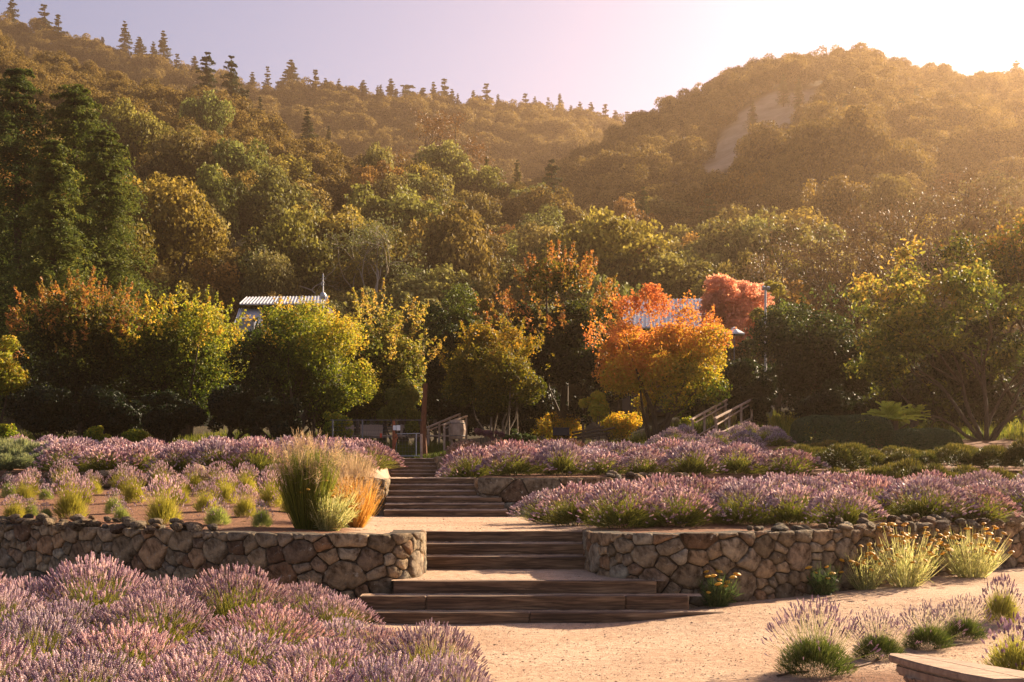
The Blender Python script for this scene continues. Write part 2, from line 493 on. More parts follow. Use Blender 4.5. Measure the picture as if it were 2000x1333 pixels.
def bedness(x, y):
    px = 1000 + F * x / np.maximum(y, 8)
    n = .25 * np.sin(x * 3.1 + y) + .2 * np.sin(y * 4.3 + x * 1.7)
    w1 = np.where(px < 830, front(px, LW1, True), np.where(px > 1140, front(px, RW1, False), 16.87)) + .2
    w2 = np.where(px < 760, front(px, LW2, True), np.where(px > 926, front(px, RW2, False), 26.4)) + .2
    b0 = np.maximum(ss((-x - .55 - (13.2 - y) * .02 + n * .3) / .5) * ss((13.3 - y) / .5), ss((x - (1.9 + (y - 9.8) * .9) + n) / .7) * ss((10.6 - y) / .8))
    b1 = np.maximum(ss((725 - px + n * 40) / 60), ss((px - np.interp(y, [17, 24], [1150, 1030]) + n * 40) / 60))
    b2 = np.maximum(ss((750 - px) / 40), ss((px - 890) / 40))
    return np.where(y < w1, b0, np.where(y < w2, b1, np.where(y < 45, b2, .8)))

pxs = np.concatenate([np.arange(-1500, -100, 60), np.arange(-100, 700, 10), np.arange(700, 960, 4), np.arange(960, 1120, 10), np.arange(1120, 1180, 4), np.arange(1180, 2100, 10), np.arange(2100, 3560, 60)])
ys = np.concatenate([np.arange(-14, 0, 1.0), np.arange(0, 4, .5), np.arange(4, 13.8, .12), np.arange(13.8, 17.4, .06), np.arange(17.4, 25, .14), np.arange(25, 27, .08), np.arange(27, 38, .25), np.arange(38, 41, .08), np.arange(41, 60, .5), np.arange(60, 96.1, 2)])
A, Y = np.meshgrid((pxs - 1000) / F, ys)
Xg = A * np.maximum(Y, 8)
Z = zfun(Xg, Y)
m, n = Z.shape
i = np.arange(m - 1)[:, None] * n; j = np.arange(n - 1)[None, :]
q = (i + j)
Q = np.stack([q, q + 1, q + n + 1, q + n], -1).reshape(-1, 4)
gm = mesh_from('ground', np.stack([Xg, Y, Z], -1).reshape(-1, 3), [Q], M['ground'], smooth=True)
at = gm.attributes.new('bed', 'FLOAT', 'POINT')
at.data.foreach_set('value', bedness(Xg, Y).ravel().astype(np.float32))
at = gm.attributes.new('tree_shade', 'FLOAT', 'POINT')
shade_ = ss((Y - 43.5) / 2) * np.where((1000 + F * Xg / np.maximum(Y, 8) > 640) & (1000 + F * Xg / np.maximum(Y, 8) < 940), ss((Y - 46) / 2), 1)  # mask of the ground darkened as tree shade, beyond the upper terrace
at.data.foreach_set('value', shade_.ravel().astype(np.float32))
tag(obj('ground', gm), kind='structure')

# ------------------------------------------------------------------ hills
HA = [(-1500, -300, 330), (-900, -230, 330), (-300, -70, 320), (0, 52, 300), (110, 88, 292), (200, 110, 285), (330, 155, 275), (420, 168, 265), (520, 215, 255), (620, 262, 245), (700, 290, 235), (800, 305, 225), (900, 318, 215), (1000, 345, 205), (1100, 375, 195), (1200, 400, 185), (1400, 432, 165), (1600, 462, 150), (1800, 470, 140), (2000, 470, 135), (2300, 475, 130), (3500, 480, 130)]
HB = [(-1500, -300, 560), (-900, -150, 560), (0, 30, 540), (130, 68, 530), (250, 105, 520), (330, 125, 510), (480, 165, 500), (600, 178, 495), (700, 192, 490), (800, 205, 490), (950, 210, 500), (1050, 212, 510), (1150, 225, 520), (1235, 255, 530), (1300, 300, 530), (1500, 400, 530), (2000, 500, 530)]
HC = [(800, 500, 300), (900, 440, 310), (1000, 400, 320), (1090, 345, 330), (1160, 295, 335), (1240, 238, 340), (1310, 215, 345), (1380, 186, 350), (1450, 152, 350), (1540, 120, 355), (1600, 113, 360), (1690, 95, 360), (1760, 128, 355), (1830, 150, 350), (1930, 165, 345), (2000, 160, 340), (2200, 120, 340), (2600, 80, 340), (3500, 60, 340)]

def tab(T, px, k): return np.interp(px, [t[0] for t in T], [t[k] for t in T])

def hillz(T, D0, z0, th, px, t, bump):
    Dc = tab(T, px, 2); zc = ZY(tab(T, px, 1), Dc) - th
    D = D0 + (Dc - D0) * t
    z = z0(px) + (zc - z0(px)) * np.where(t <= 1, t ** .93, 1 - (t - 1) * 1.4)
    w = np.clip(t * 4, 0, 1) * np.clip((1.05 - t) * 6, 0.15, 1)
    z = z + bump * w * (np.sin(px / 130 + t * 5) * np.sin(t * 9 + px / 310) + .6 * np.sin(px / 60 - t * 13) * np.sin(t * 17))
    return D, z

def fz0A(px): return np.interp(px, [-500, 300, 1000, 2000], [7.6, 7.4, 6.6, 7.6])
def fz0B(px): return np.full_like(np.asarray(px, float), 30.0)
def fz0C(px): return np.full_like(np.asarray(px, float), 8.0)
SPEC = {'A': (HA, 90, fz0A, 8.6, 2.2), 'B': (HB, 300, fz0B, 6.0, 4.0), 'C': (HC, 125, fz0C, 4.5, 2.6)}

def hill_at(key, px, t):
    T, D0, z0, th, b = SPEC[key]
    D, z = hillz(T, D0, z0, th, px, t, b)
    return (px - 1000) * D / F, D, z

def seg_dist(px, py, pts):
    """distance in photo pixels of a point to a polyline, and the position along it"""
    best = np.full(np.shape(px), 1e9)
    for (x0, y0), (x1, y1) in zip(pts[:-1], pts[1:]):
        dx, dy = x1 - x0, y1 - y0
        u = np.clip(((px - x0) * dx + (py - y0) * dy) / (dx * dx + dy * dy), 0, 1)
        best = np.minimum(best, np.hypot(px - x0 - u * dx, py - y0 - u * dy))
    return best
# the grassy clearing on the right hill, set out on the hill's own surface
CLEAR = [((1600, 190), (1520, 215), 20), ((1520, 215), (1450, 260), 36), ((1450, 260), (1415, 305), 26), ((1415, 305), (1375, 345), 17), ((1330, 352), (1285, 398), 7)]
def clearing(px, py):
    r = np.zeros(np.shape(px))
    for a, b, wd in CLEAR:
        d = seg_dist(px, py, [a, b])
        r = np.maximum(r, ss((wd + 8 - d) / 14))
    return r

for key, (c0, c1, mat, nm) in {'A': (-1500, 3500, 'hill', 'near_hillside'), 'B': (-1500, 2000, 'hill', 'far_ridge'), 'C': (800, 3500, 'hill_bare', 'right_hill')}.items():
    pp = np.arange(c0, c1 + 1, 14.0); tt = np.concatenate([np.linspace(-.06, 1, 80), np.linspace(1.04, 1.5, 8)])
    PX, T = np.meshgrid(pp, tt)
    x, y, z = hill_at(key, PX, T)
    m, n = T.shape
    q = (np.arange(m - 1)[:, None] * n + np.arange(n - 1)[None, :])
    Q = np.stack([q, q + 1, q + n + 1, q + n], -1).reshape(-1, 4)
    me = mesh_from(nm, np.stack([x, y, z], -1).reshape(-1, 3), [Q], M[mat], smooth=True)
    if key == 'C':
        py = YH - (z - H) * F / y
        at = me.attributes.new('bed', 'FLOAT', 'POINT')
        at.data.foreach_set('value', clearing(PX, py).ravel().astype(np.float32))
    tag(obj(nm, me), kind='structure')

# ------------------------------------------------------------------ timber steps
import bmesh
def bevel_box(name, c, d, mat, parent, bev=.012, jit=0.0, seg=1):
    bm = bmesh.new()
    bmesh.ops.create_cube(bm, size=1)
    bmesh.ops.scale(bm, vec=d, verts=bm.verts)
    if jit:
        long = [e for e in bm.edges if abs(e.verts[0].co.x - e.verts[1].co.x) > .5 * d[0]]
        bmesh.ops.subdivide_edges(bm, edges=long, cuts=6, use_grid_fill=False)
        for v in bm.verts: v.co += Vector((R.gauss(0, jit), R.gauss(0, jit), R.gauss(0, jit)))
    ed = [e for e in bm.edges if len(e.link_faces) == 2 and e.calc_face_angle(0) > .5]
    if bev: bmesh.ops.bevel(bm, geom=ed, offset=bev, segments=seg, affect='EDGES')
    me = bpy.data.meshes.new(name); bm.to_mesh(me); bm.free()
    me.materials.append(mat)
    return obj(name, me, parent, c)

def flight(label, steps, group=None, rise=0.0):
    """steps: (px splits..., D, z bottom, z top, D of the next timber)"""
    D0 = steps[0][1]
    root = empty('timber_steps', (WX(sum(steps[0][0]) / len(steps[0][0]), D0), D0, steps[0][2]))
    tag(root, label, 'steps', group)
    ox, oy, oz = root.location
    for splits, D, zb, zt, Dn, (tx0, tx1) in steps:
        for a, b in zip(splits[:-1], splits[1:]):
            x0, x1 = WX(a, D), WX(b, D)
            bevel_box('timber', ((x0 + x1) / 2 - ox, D + .07 - oy, (zb - .04 + zt) / 2 - oz), (x1 - x0 - .006, .14, zt - zb + .04), M['timber'], root, .012, .0025)
        if Dn:
            y0, y1 = D + .125, Dn + .02
            nx = 24; ny = max(2, int((y1 - y0) / .12))
            xs = np.linspace(tx0, tx1, nx * 2); yy = np.linspace(y0, y1, ny)
            gx, gy = np.meshgrid(xs, yy)
            gz = zt - .010 + rng.normal(0, .003, gx.shape) + rise * ss((gy - y0) / max(y1 - y0, .01))
            mm, nn = gx.shape
            q = (np.arange(mm - 1)[:, None] * nn + np.arange(nn - 1)[None, :])
            me = mesh_from('gravel_tread', np.stack([gx - ox, gy - oy, gz - oz], -1).reshape(-1, 3), [np.stack([q, q + 1, q + nn + 1, q + nn], -1).reshape(-1, 4)], M['ground'], smooth=True)
            obj('gravel_tread', me, root)
    return root

def zt(py, D): return ZY(py, D)
D_ = [13.70, 13.98, 14.30, 16.17, 16.50, 16.83]
T_ = [zt(1197, 13.70), zt(1165, 13.98), zt(1135, 14.30), zt(1088, 16.17), zt(1062.5, 16.5), zt(1038.5, 16.83)]
flight('lowest wide flight of dark weathered timber steps spreading onto the gravel', [
    ([640, 1035, 1418], D_[0], 0, T_[0], D_[1], (WX(640, 13.8), WX(1418, 13.8))),
    ([703, 832, 1222, 1346], D_[1], T_[0], T_[1], D_[2], (WX(703, 14.1), WX(1372, 14.1))),
    ([768, 1283], D_[2], T_[1], T_[2], D_[3], (-1.42, 1.80))], rise=.012)
flight('three timber steps held between the two rounded ends of the front stone walls', [
    ([826, 1148], D_[3], T_[2], T_[3], D_[4], (WX(822, 16.4), WX(1150, 16.4))),
    ([826, 1146], D_[4], T_[3], T_[4], D_[5], (WX(824, 16.7), WX(1146, 16.7))),
    ([826, 1144], D_[5], T_[4], T_[5], 17.25, (WX(825, 17), WX(1143, 17)))], rise=.025)
D2 = [24.6, 24.95, 25.3, 25.65, 26.0, 26.35]
t2 = [zt(997.5, 24.6), zt(985.5, 24.95), zt(972, 25.3), zt(960, 25.65), zt(948, 26.0), zt(935, 26.35)]
flight('six dark timber steps rising from the gravel landing beside the ornamental grass', [
    ([750, 992], D2[0], .89, t2[0], D2[1], (WX(750, 24.8), WX(990, 24.8))),
    ([752, 985], D2[1], t2[0], t2[1], D2[2], (WX(752, 25.1), WX(985, 25.1))),
    ([754, 980], D2[2], t2[1], t2[2], D2[3], (WX(754, 25.4), WX(975, 25.4))),
    ([757, 932], D2[3], t2[2], t2[3], D2[4], (WX(757, 25.8), WX(932, 25.8))),
    ([757, 930], D2[4], t2[3], t2[4], D2[5], (WX(757, 26.1), WX(930, 26.1))),
    ([757, 928], D2[5], t2[4], t2[5], 26.8, (WX(757, 26.5), WX(928, 26.5)))], rise=.04)
D3 = [39.0, 39.35, 39.7, 40.05, 40.4]
t3 = [zt(926, 39.0), zt(919.3, 39.35), zt(911, 39.7), zt(903.8, 40.05), zt(896.3, 40.4)]
pz = [1.735] + t3
flight('narrow uppermost flight of timber steps leading to the gate in the wire fence', [
    ([762, 870 - 5 * k], D3[k], pz[k], pz[k + 1], (D3 + [40.8])[k + 1], (WX(762, D3[k]), WX(868 - 5 * k, D3[k]))) for k in range(5)], rise=.035)

# ------------------------------------------------------------------ stone walls
def clip_poly(poly, nx, ny, d):
    out = []
    for k in range(len(poly)):
        a, b = poly[k], poly[(k + 1) % len(poly)]
        da, db = a[0] * nx + a[1] * ny - d, b[0] * nx + b[1] * ny - d
        if da <= 0: out.append(a)
        if (da < 0 < db) or (db < 0 < da):
            u = da / (da - db); out.append((a[0] + (b[0] - a[0]) * u, a[1] + (b[1] - a[1]) * u))
    return out

def cells(L, Hh, sizes, seed):
    """power diagram of a wall face L x Hh, big stones placed first"""
    rr = random.Random(seed); S = []; K = 1.28; L = L / K
    for r, tries in sizes:
        for _ in range(int(tries * L * Hh)):
            x, y = rr.uniform(0, L), rr.uniform(0, Hh)
            if all((x - a) ** 2 / 1.25 + (y - b) ** 2 * 1.1 > ((r + c) * .93) ** 2 for a, b, c in S): S.append((x, y, r * rr.uniform(.85, 1.1)))
    out = []
    for k, (x, y, r) in enumerate(S):
        p = [(max(0, x - .6), max(0, y - .6)), (min(L, x + .6), max(0, y - .6)), (min(L, x + .6), min(Hh, y + .6)), (max(0, x - .6), min(Hh, y + .6))]
        for l, (a, b, c) in enumerate(S):
            if l == k or (a - x) ** 2 + (b - y) ** 2 > 1.1: continue
            nx, ny = a - x, b - y
            d = ((a * a + b * b - c * c * .55) - (x * x + y * y - r * r * .55)) / 2
            p = clip_poly(p, nx, ny, d)
            if len(p) < 3: break
        if len(p) >= 3: out.append([(a_ * K, b_) for a_, b_ in p])
    return out

class Path:
    def __init__(s, pts, flip):
        P0 = np.array([(WX(a, d), d) for a, d in pts])
        # smooth by one chaikin pass
        Q = [P0[0]]
        for a, b in zip(P0[:-1], P0[1:]): Q += [a * .75 + b * .25, a * .25 + b * .75]
        Q.append(P0[-1]); s.p = np.array(Q)
        d = np.linalg.norm(np.diff(s.p, axis=0), axis=1)
        s.s = np.concatenate([[0], np.cumsum(d)]); s.L = s.s[-1]; s.flip = flip
    def at(s, t):
        x = np.interp(t, s.s, s.p[:, 0]); y = np.interp(t, s.s, s.p[:, 1])
        e = .12
        dx = np.interp(t + e, s.s, s.p[:, 0]) - np.interp(t - e, s.s, s.p[:, 0]); dy = np.interp(t + e, s.s, s.p[:, 1]) - np.interp(t - e, s.s, s.p[:, 1])
        l = np.hypot(dx, dy) + 1e-9
        nx, ny = dy / l, -dx / l
        if s.flip: nx, ny = -nx, -ny
        return x, y, nx, ny

ROCKS = []
for k in range(7):
    bm = bmesh.new(); bmesh.ops.create_icosphere(bm, subdivisions=2, radius=.5)
    cut = [Vector((R.gauss(0, 1), R.gauss(0, 1), R.gauss(0, 1))).normalized() for _ in range(7)]
    for v in bm.verts:
        for c in cut:
            dd = v.co.dot(c)
            if dd > .34: v.co -= c * (dd - .34) * .85
        v.co += Vector((R.gauss(0, .012), R.gauss(0, .012), R.gauss(0, .012)))
    me = bpy.data.meshes.new('rock'); bm.to_mesh(me); bm.free(); me.materials.append(M['stone']); ROCKS.append(me)

def stone_wall(name, label, cat, pts, flip, s0, s1, ztop, zbot, sizes, seed, thick=.45, gap=.008, bulge=.026, rocks=None, cell=True, rows=None, pxvis=None):
    pa = Path(pts, flip)
    s1 = min(s1, pa.L)
    x, y, nx, ny = pa.at(s0)
    root = empty(name, (float(x), float(y), zbot(s0)))
    tag(root, label, cat)
    o = np.array(root.location)
    mb = MB()
    ts = np.arange(s0, s1 + .01, .15)
    X_, Y_, NX, NY = pa.at(ts)
    zt_ = np.array([ztop(t) for t in ts]) - .012 + rng.normal(0, .006, len(ts)); zb_ = np.array([zbot(t) for t in ts]) - .35
    f = .018
    ring = np.stack([np.stack([X_ - NX * f, Y_ - NY * f, zb_], 1), np.stack([X_ - NX * f, Y_ - NY * f, zt_ - .02], 1), np.stack([X_ - NX * (f + .03), Y_ - NY * (f + .03), zt_], 1),
                     np.stack([X_ - NX * (thick - .03), Y_ - NY * (thick - .03), zt_ + .003], 1), np.stack([X_ - NX * thick, Y_ - NY * thick, zb_], 1)], 1) - o
    n5 = 5; mseg = len(ts)
    Q = []
    for a in range(mseg - 1):
        for b in range(4): Q.append((a * 5 + b, a * 5 + b + 1, a * 5 + 5 + b + 1, a * 5 + 5 + b))
        Q.append((a * 5 + 4, a * 5, a * 5 + 5, a * 5 + 9))
    V = ring.reshape(-1, 3)
    e = (mseg - 1) * 5
    mb.add(V, Q, T=[(0, 1, 2), (0, 2, 3), (0, 3, 4), (e, e + 1, e + 2), (e, e + 2, e + 3), (e, e + 3, e + 4)])
    mb.build('mortar_core', M['mortar'], root)
    if cell:
        Hh = max(ztop((s0 + s1) / 2) - zbot(s0), ztop(s0) - zbot((s0 + s1) / 2)) + .12
        for p in cells(s1 - s0, Hh, sizes, seed):
            c = np.array(p); cen = c.mean(0)
            if len(c) < 3: continue
            # round the corners, then draw back from the joint
            q = []
            for k in range(len(c)):
                a, b = c[k], c[(k + 1) % len(c)]
                if np.linalg.norm(b - a) < .03: q.append((a + b) / 2); continue
                q += [a * .88 + b * .12, (a + b) / 2 + rng.normal(0, .007, 2), a * .12 + b * .88] if np.linalg.norm(b - a) > .09 else [a * .8 + b * .2, a * .2 + b * .8]
            q = np.array(q)
            if len(q) < 4: continue
            dv = q - cen; l = np.linalg.norm(dv, axis=1)[:, None]
            if l.mean() < .03: continue
            q = cen + dv * np.maximum(.3, 1 - gap / l) * (1 + rng.normal(0, .035, l.shape))
            sc_, zc = cen
            top = ztop(s0 + sc_); zabs = top - (Hh - q[:, 1])
            if top - (Hh - cen[1]) < zbot(s0 + sc_) - .12: continue
            bl = bulge * R.uniform(.6, 1.3) * min(1, l.mean() / .1)
            rings = []
            for scl, dep in ((1.0, -.045), (.985, .35 * bl), (.80, bl)):
                qq = cen + (q - cen) * scl
                zz = top - (Hh - qq[:, 1])
                X2, Y2, a2, b2 = pa.at(s0 + qq[:, 0])
                dd = dep + rng.normal(0, .004, len(q))
                rings.append(np.stack([X2 + a2 * dd, Y2 + b2 * dd, np.minimum(zz, top + .01)], 1))
            X2, Y2, a2, b2 = pa.at(s0 + cen[0])
            cc = np.array([[X2 + a2 * bl * 1.1, Y2 + b2 * bl * 1.1, top - (Hh - cen[1])]])
            V = np.concatenate(rings + [cc]); k = len(q); ctr = V.mean(0)
            Q = [(r * k + a, r * k + (a + 1) % k, (r + 1) * k + (a + 1) % k, (r + 1) * k + a) for r in range(2) for a in range(k)]
            T = [(2 * k + a, 2 * k + (a + 1) % k, 3 * k) for a in range(k)]
            if flip: Q = [t[::-1] for t in Q]; T = [t[::-1] for t in T]
            me = mesh_from('stone', V - ctr, [Q, T], M['stone'], smooth=True)
            obj('stone', me, root, ctr - o)
    # loose or dry-laid rocks
    for (a, b, n_, szr, dz0, dz1, off) in (rocks or []):
        for k in range(n_):
            t = a + (b - a) * (k + R.random()) / n_
            X2, Y2, a2, b2 = pa.at(t)
            sz = R.uniform(*szr)
            dz = R.uniform(dz0, dz1)
            of = R.uniform(*off)
            r = obj('rock', ROCKS[R.randrange(7)], root, (float(X2 + a2 * of) - o[0], float(Y2 + b2 * of) - o[1], ztop(t) + dz - o[2]))
            r.rotation_euler = (R.uniform(-.3, .3), R.uniform(-.3, .3), R.uniform(0, 6.3))
            r.scale = (sz * R.uniform(.9, 1.5), sz * R.uniform(.7, 1.1), sz * R.uniform(.45, .8))
    return root

SZ = [(.22, 3), (.165, 22), (.12, 60), (.09, 120), (.062, 200), (.04, 400)]
def zb0(pts, flip):
    pa = Path(pts, flip)
    def f(s):
        x, y, a, b = pa.at(s); return float(zone0(x + a * .1, y + b * .1))
    return f
pl, pr = Path(LW1, False), Path(RW1, False)
def s_at(pa, px):
    q = 1000 + F * pa.p[:, 0] / pa.p[:, 1]
    k = np.argmin(abs(q - px)); return pa.s[k]
f1 = (pl.at(3.0)[3] > 0)     # normals must point towards the viewer
f2 = (pr.at(4.0)[3] > 0)
f1, f2 = bool(f1), bool(f2)
topL = lambda s: .925 + .05 * min(1, s / 3) + .006 * math.sin(s * 7)
topR = lambda s: .925 + .05 * min(1, s / 3) + .006 * math.sin(s * 8 + 1)
sl0 = s_at(pl, 330); sr0 = s_at(pr, 1640)
stone_wall('stone_wall', 'mortared fieldstone retaining wall left of the lower steps, its end catching the sun', 'wall', LW1, f1, 0, s_at(pl, -250), topL, zb0(LW1, f1), SZ, 3,
           rocks=[(sl0 - .6, s_at(pl, -60), 46, (.13, .26), -.02, .05, (-.25, .05)), (sl0, s_at(pl, -60), 30, (.10, .2), .05, .12, (-.3, -.05))])
stone_wall('stone_wall', 'mortared fieldstone retaining wall right of the lower steps, yellow flowers at its foot', 'wall', RW1, f2, 0, s_at(pr, 2200), topR, zb0(RW1, f2), SZ, 8,
           rocks=[(s_at(pr, 1500), sr0, 9, (.10, .2), .0, .05, (-.3, -.1)), (sr0, s_at(pr, 2080), 34, (.18, .34), -.04, .05, (-.2, .06)), (sr0 + .2, s_at(pr, 2080), 22, (.12, .24), .07, .14, (-.35, -.05))])
p2l, p2r, p3 = Path(LW2, False), Path(RW2, False), Path(RW3, False)
f3, f4, f5 = bool(p2l.at(3.)[3] > 0), bool(p2r.at(3.)[3] > 0), bool(p3.at(2.)[3] > 0)
def zl2(s):
    x, y, a, b = p2l.at(s); return float(zone1(x, y, 1000 + F * x / y)) - .02
def zr2(s):
    x, y, a, b = p2r.at(s); return float(zone1(x, y, 1000 + F * x / y)) - .02
e2 = s_at(p2l, 560)
stone_wall('stone_wall', 'short mortared stone wall end beside the middle flight, left of the steps', 'wall', LW2, f3, 0, e2, lambda s: 1.665, zl2, [(.2, 40), (.14, 160), (.08, 300)], 5)
stone_wall('dry_stone_wall', 'dark dry-laid rubble stone wall holding the upper left lavender bed', 'wall', LW2, f3, e2, s_at(p2l, -150), lambda s: 1.70 + .02 * math.sin(s * 2), zl2, [(.13, 100), (.09, 300), (.06, 400)], 6, bulge=.07, gap=.02,
           rocks=[(e2, s_at(p2l, -60), 60, (.16, .34), -.06, .06, (-.25, .08)), (e2, s_at(p2l, -60), 26, (.14, .26), .05, .12, (-.35, 0)), (e2 + 2.2, e2 + 2.4, 1, (.42, .42), .12, .13, (-.1, -.1))])
stone_wall('stone_wall', 'low wall of broad stone slabs right of the middle flight, under lavender', 'wall', RW2, f4, 0, s_at(p2r, 1330), lambda s: 1.685, zr2, [(.34, 40), (.22, 120), (.12, 200)], 7, bulge=.02,
           rocks=[(s_at(p2r, 1230), s_at(p2r, 1330), 12, (.16, .3), -.02, .08, (-.3, .05))])
stone_wall('stone_wall', 'small stone wall flanking the uppermost steps on their right', 'wall', RW3, f5, 0, s_at(p3, 1000), lambda s: 2.44, lambda s: 1.72, [(.16, 40), (.11, 160), (.07, 200)], 9)

# loose stones scattered on the paths and beds
mb = MB()
octa = np.array([(1, 0, 0), (-1, 0, 0), (0, 1, 0), (0, -1, 0), (0, 0, 1), (0, 0, -1)], float)
oT = np.array([(0, 2, 4), (2, 1, 4), (1, 3, 4), (3, 0, 4), (2, 0, 5), (1, 2, 5), (3, 1, 5), (0, 3, 5)])
def pebbles(n, fx, zf, smin, smax):
    x, y = fx(n); z = zf(x, y)
    s = rng.uniform(smin, smax, n) * rng.uniform(.4, 1, n)
    V = octa[None] * s[:, None, None] * rng.uniform(.6, 1.2, (n, 6, 1)) * np.array([1, 1, .6])
    V = V + np.stack([x, y, z], 1)[:, None, :]
    T = oT[None] + (np.arange(n) * 6)[:, None, None]
    mb.add(V.reshape(-1, 3), T=T.reshape(-1, 3), tone=np.repeat(rng.random(n), 8))
def gen0(n):
    y = 4 + 10.5 * rng.random(n) ** .8; px = rng.uniform(650, 2100, n); return (px - 1000) * y / F, y
pebbles(16000, gen0, zfun, .005, .014)
pebbles(1100, gen0, zfun, .012, .026)
def gen1(n):
    y = 17.1 + 7.3 * rng.random(n); px = rng.uniform(730, 1130, n); return (px - 1000) * y / F, y
pebbles(1500, gen1, zfun, .006, .016)
def gen2(n):
    y = 14.45 + 1.7 * rng.random(n); return rng.uniform(-1.2, 1.1, n), y
pebbles(500, gen2, lambda x, y: np.full_like(x, T_[2] - .008), .005, .012)
tag(mb.build('loose_gravel', M['pebble']), kind='stuff')

# ------------------------------------------------------------------ hill trees
def sphere_dirs(n, up=-1.0):
    d = unit(rng.normal(0, 1, (n * 3, 3)))
    d = d[d[:, 2] > up][:n]
    return d

def lobe_crown(mb, lobes, n, size, tonef, aspect=.6, shell=.75, spread=.8, up=-.6, flat=1.0):
    """lobes: array (k,4) centre + radius"""
    lobes = np.asarray(lobes, float)
    w_ = lobes[:, 3] ** 2; k = rng.choice(len(lobes), n, p=w_ / w_.sum())
    d = unit(rng.normal(0, 1, (n, 3)) + np.array([0, 0, .25]))
    r = lobes[k, 3] * (shell + (1 - shell) * rng.random(n) ** .6) * (1 + .15 * np.sin(d[:, 0] * 9 + k) * np.sin(d[:, 1] * 8 + k * 2) + .1 * np.sin(d[:, 2] * 14 + k * 3))
    pts = lobes[k, :3] + d * r[:, None] * np.array([1, 1, flat])
    sz = size * rng.uniform(.6, 1.25, n)
    leaf_quads(mb, pts, d, sz, tonef(pts, k, n), aspect, spread)
    return pts, d

def oak_proto(seed, nl=9000, w=1.0):
    global rng
    rng = np.random.default_rng(seed)
    hx = rng.uniform(.85, 1.1)
    L = []
    for k in range(rng.integers(17, 27)):
        d = unit(rng.normal(0, 1, 3) + np.array([0, 0, .5]));
        if d[2] < -.25: d[2] *= -.5
        rad = rng.uniform(.09, .21)
        c = d * np.array([.5 - rad * .75, .5 - rad * .75, .42 * hx - rad * .6]) * rng.uniform(.7, 1.25) + np.array([0, 0, .5])
        L.append([*c, rad])
    L.append([0, 0, .5, .27]); L = np.array(L)
    lt = rng.uniform(.2, .7, len(L))
    mb = MB()
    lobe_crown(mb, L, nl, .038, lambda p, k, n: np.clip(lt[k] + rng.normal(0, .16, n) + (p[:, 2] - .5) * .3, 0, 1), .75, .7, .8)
    crown = mb.mesh('crown', M['oak'])
    tb = MB()
    for k in range(5):
        c = L[k, :3]
        tb.tube([(0, 0, -.25), (rng.normal(0, .01), rng.normal(0, .01), .12), tuple(c * .6 + np.array([0, 0, .1])), tuple(c)], [.035, .028, .014, .006], 5)
    return crown, tb.mesh('trunk', M['bark'])
OAK = [oak_proto(100 + k) for k in range(7)]
rng = np.random.default_rng(21)

def conifer_mesh(h, r, whorls, per, leaf, n_leaf, mat, droop=.25, taper=1.0, crown_from=.12, gap=.12, open_=0.0, tone0=.4, seed=1):
    """tiered branches carrying drooping needle sprays"""
    global rng
    rng = np.random.default_rng(seed)
    P_, D_l, tn = [], [], []
    tb = MB()
    tb.tube([(0, 0, -.05 * h), (0, 0, h * .5), (rng.normal(0, .01) * h, 0, h * .98)], [h * .016, h * .011, h * .002], 6)
    tot = whorls * per; nb = max(4, n_leaf // tot)
    for i_ in range(whorls):
        t = crown_from + (1 - crown_from) * (i_ + rng.uniform(-.3, .3)) / whorls
        t = min(max(t, crown_from), .985)
        rad = r * ((1 - t) / (1 - crown_from)) ** taper * rng.uniform(.75, 1.12) + .015 * h
        for b in range(per):
            if rng.random() < open_: continue
            a = 2 * math.pi * (b / per) + rng.uniform(0, 6.3) * .35 + i_ * 1.3
            rl = rad * rng.uniform(.45, 1.25)
            bt = rng.uniform(0, .45)
            u = rng.random(nb) ** .7
            sp = rl * .24 * (1.15 - u)
            lx = u * rl; lat = rng.normal(0, 1, nb) * sp
            z = t * h + lx * .22 - droop * lx ** 2 / max(rl, .1) + rng.normal(0, 1, nb) * rl * .06 - abs(lat) * .25
            ca, sa = math.cos(a), math.sin(a)
            P_.append(np.stack([lx * ca - lat * sa, lx * sa + lat * ca, z], 1))
            D_l.append(np.stack([np.full(nb, ca * .3), np.full(nb, sa * .3), np.full(nb, .9)], 1))
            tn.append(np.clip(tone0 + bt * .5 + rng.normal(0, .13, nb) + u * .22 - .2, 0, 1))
            if per * whorls < 200: tb.tube([(0, 0, t * h), (rl * .8 * ca, rl * .8 * sa, t * h + rl * .8 * .22 - droop * rl * .64)], [h * .004, h * .001], 3, cap=False)
    P_ = np.concatenate(P_); D_l = np.concatenate(D_l); tn = np.concatenate(tn)
    mb = MB()
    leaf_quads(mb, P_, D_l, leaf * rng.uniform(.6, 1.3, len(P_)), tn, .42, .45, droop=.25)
    return mb.mesh('crown', mat), tb.mesh('trunk', M['bark'])
CON = [conifer_mesh(1, .20, 26, 7, .026, 9000, M['conifer'], open_=.12, seed=31), conifer_mesh(1, .27, 19, 6, .03, 8000, M['conifer'], open_=.25, taper=.8, seed=32),
       conifer_mesh(1, .15, 28, 6, .024, 7500, M['conifer'], open_=.15, seed=33), conifer_mesh(1, .26, 14, 5, .032, 5200, M['conifer'], open_=.4, taper=.55, droop=.1, crown_from=.3, seed=34),
       conifer_mesh(1, .22, 22, 6, .028, 8000, M['conifer'], open_=.3, taper=1.2, crown_from=.08, seed=35)]
rng = np.random.default_rng(22)

